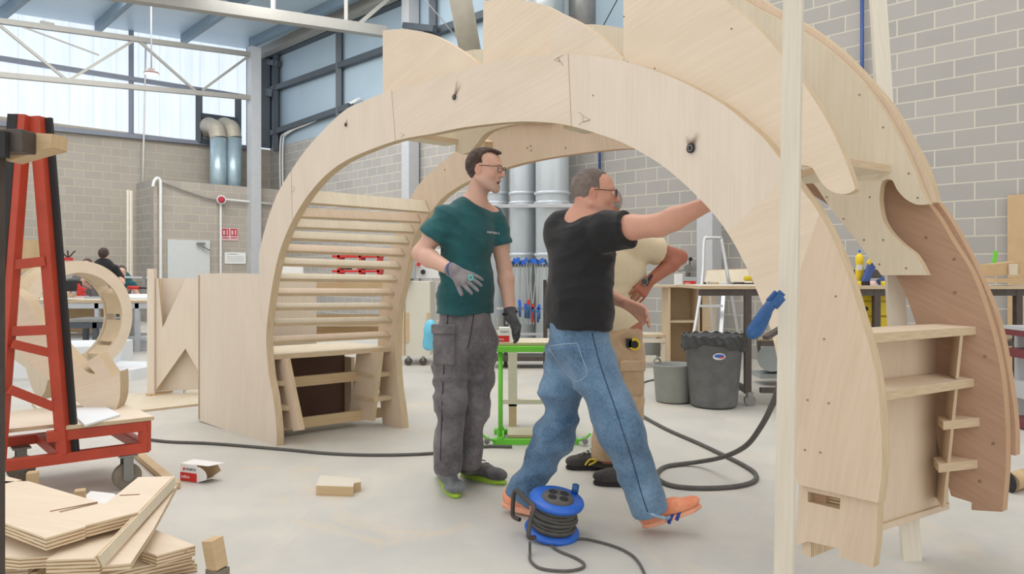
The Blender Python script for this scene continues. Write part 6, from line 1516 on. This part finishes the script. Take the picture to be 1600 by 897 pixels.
lab(beam('green_marker', P(1553, 412, YB + .3), P(1556, 392, YB + .3), .03, .02, None, greenp), 'lime green handle standing behind the cardboard box', 'handle')
q0 = RP_(1574, 300, .06); q1 = RP_(1640, 300, .06)
prism_ = prism('plywood_sheet', [V((q0.x, q0.y, .0)), V((q1.x, q1.y, .0)), V((q1.x, q1.y, RP_(1574, 305, .06).z)), V((q0.x, q0.y, RP_(1574, 305, .06).z))], outR * .02, None, [card, pedge]); lab(prism_, 'tall tan sheet leaning on the block wall at the right edge', 'sheet')
mr = thing('maroon_trolley', 'low maroon and white machine table at the right edge', 'machine table', loc=P(1610, 620, 5.6))
for yy, m, h_ in ((513, white_steel, .03), (520, purple, .045), (552, purple, .06), (608, white_steel, .12), (660, purple, .06)): box('rail', P(1625, yy, 5.6), .4, .3, h_, mr, m)
box('leg', (P(1600, 600, 5.7).x, 5.75, .35), .05, .05, .7, mr, white_steel)
ro_ = thing('tape_roll', 'roll with a black edge on the floor at the right edge', 'roll', loc=G(1592, 768)); cyl('roll', G(1578, 768) + V((0, 0, .05)), G(1605, 760) + V((0, .0, .05)), .05, ro_, card, seg=18); cyl('rim', G(1574, 768) + V((0, 0, .05)), G(1577, 768) + V((0, 0, .05)), .058, ro_, black, seg=18)
# shelf cabinet
YD = 8.9
sc_ = thing('shelf_cabinet', 'open plywood shelf cabinet left of the stepladder', 'cabinet', loc=((1068 - 800) / F * YD, YD, 0))
def KD(px, py, dy=0): return P(px, py, YD + dy)
zt2 = KD(1060, 449).z
for px in (1046, 1092): q = KD(px, 500); box('side', (q.x, YD + .2, zt2 / 2), .025, .4, zt2, sc_, [ply_w, pedge])
xm = (KD(1046, 0).x + KD(1092, 0).x) / 2; wd = KD(1092, 0).x - KD(1046, 0).x
box('top', (KD(1090, 0).x, YD + .2, zt2 + .012), 1.05, .45, .025, sc_, [pine_v, pedge]); box('shelf', (xm, YD + .2, KD(1060, 503).z), wd, .38, .02, sc_, [ply_w, pedge]); box('base', (xm, YD + .2, .05), wd, .38, .02, sc_, [ply_w, pedge]); box('back', (xm, YD + .4, zt2 / 2), wd, .015, zt2, sc_, [ply_w, pedge]); q = KD(1112, 500); box('end_panel', (q.x - .02, YD + .25, zt2 / 2), .17, .42, zt2, sc_, [ply_w, pedge])
wc = thing('wooden_crate', 'low wooden frame crate on the floor left of the shelf cabinet', 'crate', loc=KD(1020, 560))
for px in (1003, 1037):
    q = KD(px, 540, .2); box('post', (q.x, YD + .2, .2), .05, .05, .4, wc, [pine_v]); box('post', (q.x, YD + .55, .2), .05, .05, .4, wc, [pine_v])
q = KD(1021, 540, .2); box('top', (q.x, YD + .38, .4), .34, .42, .03, wc, [ply_c, pedge]); box('rail', (q.x, YD + .18, .1), .34, .03, .06, wc, [pine_v]); box('rail', (q.x, YD + .18, .34), .34, .03, .05, wc, [pine_v]); box('panel', (q.x, YD + .5, .22), .3, .01, .2, wc, galv)
# ladder
ld = thing('stepladder', 'aluminium stepladder standing behind the shelf cabinet and bin', 'ladder', loc=G(1120, 600))
YL = 8.3; alu = plain('pale_aluminium', srgb(206, 208, 210), .3, .4, .04)
tube('front_frame', [P(1072, 588, YL - .5), P(1096, 450, YL - .1), P(1100, 378, YL + .1), P(1106, 372, YL + .1), P(1124, 372, YL + .1), P(1128, 378, YL + .1), P(1140, 450, YL)], .02, ld, alu, seg=8, n=3)
beam('stile', P(1131, 452, YL), P(1122, 588, YL - .45), .04, .02, ld, alu); beam('rear_leg', P(1140, 440, YL + .1), P(1160, 560, YL + .5), .03, .02, ld, alu); beam('rear_leg', P(1108, 440, YL + .1), P(1118, 560, YL + .5), .03, .02, ld, alu)
for y_, a, b in ((478, 1092, 1128), (520, 1085, 1126), (560, 1079, 1124)): beam('step', P(a, y_, YL - .2), P(b, y_, YL - .2), .08, .025, ld, alu)
# bits on the cabinet top
zt3 = zt2 + .025
def onD(px, dy=.05): q = KD(px, 440, dy); return V((q.x, q.y, zt3))
tt = thing('screw_box', 'small red and white screw box on the shelf cabinet', 'box', loc=onD(1076)); box('carton', onD(1076) + V((0, 0, .05)), .17, .1, .1, tt, galv); box('red_band', onD(1076) + V((0, -.052, .028)), .15, .004, .05, tt, redl); text('brand_lettering', 'zebra', onD(1068) + V((0, -.056, .018)), (1, 0, 0), (0, 0, 1), .03, tt, whitel)
lab(box('paper_cup', onD(1060) + V((0, 0, .07)), .09, .09, .14, None, white, bev=.01), 'white carton beside the small red screw box', 'carton')
tt = thing('glass_block', 'pale curved plywood panel leaning on the cabinet top', 'panel', loc=KD(1130, 440)); tt.name = 'curved_panel'
prism('sheet', [KD(1100, 447, .1), KD(1105, 423, .3), KD(1168, 421, .3), KD(1178, 447, .1)], (0, .02, .01), tt, [ply_c, pedge])
tt = thing('cordless_sander', 'yellow and black power tool at the right end of the cabinet top', 'tool', loc=onD(1172)); box('body', KD(1170, 435, -.1), .11, .09, .06, tt, yellow, bev=.02); box('base', KD(1170, 444, -.1), .16, .1, .03, tt, black, bev=.008)
for px, w, m, l in ((1100, .05, dsteel, 'dark metal hand tool on the cabinet top'), (1114, .13, pine_y, 'wooden-handled tool in the middle of the cabinet top'), (1135, .2, white, 'white glove-like cloth on the cabinet top'), (1150, .2, dsteel, 'long grey tool right of the white cloth')):
    lab(box('hand_tool', KD(px, 443, -.06), w, .06, .035, None, m, bev=.012), l, 'tool')
tt = thing('wall_bracket', 'steel valve bracket on the block wall behind the raised elbow', 'bracket', loc=RP_(1075, 420, .1)); cyl('stem', RP_(1075, 432, .1), RP_(1076, 405, .1), .035, tt, grey_steel); cyl('hub', RP_(1075, 420, .15), RP_(1075, 420, .25), .06, tt, grey_steel); beam('lever', RP_(1060, 424, .2), RP_(1078, 421, .2), .03, .03, tt, grey_steel); cyl('knob', RP_(1079, 405, .15), RP_(1079, 405, .25), .03, tt, black)
# bin and tub
YN = H * F / (641 - HY); xn = (1125 - 800) / F * YN
bn = thing('rubbish_bin', 'large dark grey dusty bin with a black liner over its rim', 'bin', loc=(xn, YN + .2, 0))
binm = plain('dusty_dark_grey_plastic', srgb(108, 110, 112), .6, var=.2, scale=9); cN = V((xn, YN + .2, 0)); zr = .615
lathe('barrel', cN, [(0, .01), (.195, .01), (.205, .03), (.255, zr), (.262, zr), (.262, zr + .02), (.245, zr + .02), (.19, .05), (0, .05)], bn, binm, 48)
S = Solid()
def liner(X, c=np.array(cN)):
    q = X - c; r = np.linalg.norm(q[..., :2], axis=-1); th = np.arctan2(q[..., 1], q[..., 0]); z = q[..., 2]
    R = .270 + .004 * np.sin(th * 9 + 3 * np.sin(th * 4)) + .003 * np.sin(th * 23 + z * 60); low = zr - .075 + .03 * np.sin(th * 3 + 1) + .012 * np.sin(th * 11)
    return np.maximum(np.abs(r - R + .010 * (z - zr) * 8) - .010, np.maximum(low - z, z - (zr + .028 + .008 * np.sin(th * 17)))) * .7
S.add(liner, np.array(cN) + np.array([-.32, -.32, zr - .14]), np.array(cN) + np.array([.32, .32, zr + .06]), .001)
blm = plain('shiny_black_liner', srgb(58, 60, 62), .35, var=.3, scale=30); solid('liner', S, .006, bn, blm, it=1)
tube('liner_tie', [cN + V((.272 * math.cos(a), .272 * math.sin(a), zr - .09 - .05 * math.sin(a * 1.0 + .8))) for a in np.linspace(math.pi, 2 * math.pi, 12)], .007, bn, blm, seg=6)
lathe('sticker', cN + V((-.02, -.243, .47)), [(.055, 0), (0, .004)], bn, white, 24, Matrix(((1, 0, 0), (0, -.06, -1), (0, .55, .1))))
st_ = bn.children[-1]; lathe('sticker_print', cN + V((-.02, -.248, .475)), [(.044, 0), (0, .004)], st_, bluep, 24, Matrix(((1, 0, 0), (0, -.03, -1), (0, .34, .1)))); box('sticker_band', cN + V((-.002, -.252, .463)), .045, .002, .012, st_, redl)
YU = H * F / (633 - HY); xu = (1059 - 800) / F * YU; cU = V((xu, YU + .18, 0))
tb_ = thing('rubber_tub', 'grey rubber tub with two handles left of the rubbish bin', 'tub', loc=cU); tubm = plain('pale_grey_rubber', srgb(148, 152, 148), .65, var=.08)
lathe('tub', cU, [(0, .008), (.155, .008), (.162, .02), (.185, .335), (.192, .34), (.19, .35), (.178, .345), (.152, .03), (0, .03)], tb_, tubm, 40)
for a, sx in ((-.5, 1), (2.3, 1)):
    c = cU + V((.186 * math.cos(a), .186 * math.sin(a), .33)); tn = V((-math.sin(a), math.cos(a), 0)); tube('handle', [c - tn * .05, c - tn * .045 + V((0, 0, .035)), c + V((0, 0, .055)), c + tn * .045 + V((0, 0, .035)), c + tn * .05], .009, tb_, tubm, seg=8)
tt = thing('dust_extractor', 'small pale machine with round housing behind the workbench leg', 'machine', loc=G(1207, 580)); cyl('housing', P(1205, 560, 7.6), P(1205, 560, 8.0), .14, tt, galv, seg=24); box('base', P(1210, 585, 7.8), .4, .3, .05, tt, galv); tube('hose', [P(1193, 500, 7.7), P(1185, 530, 7.7), P(1190, 560, 7.7), P(1205, 572, 7.7)], .02, tt, MATS['dusty_black_hose'])
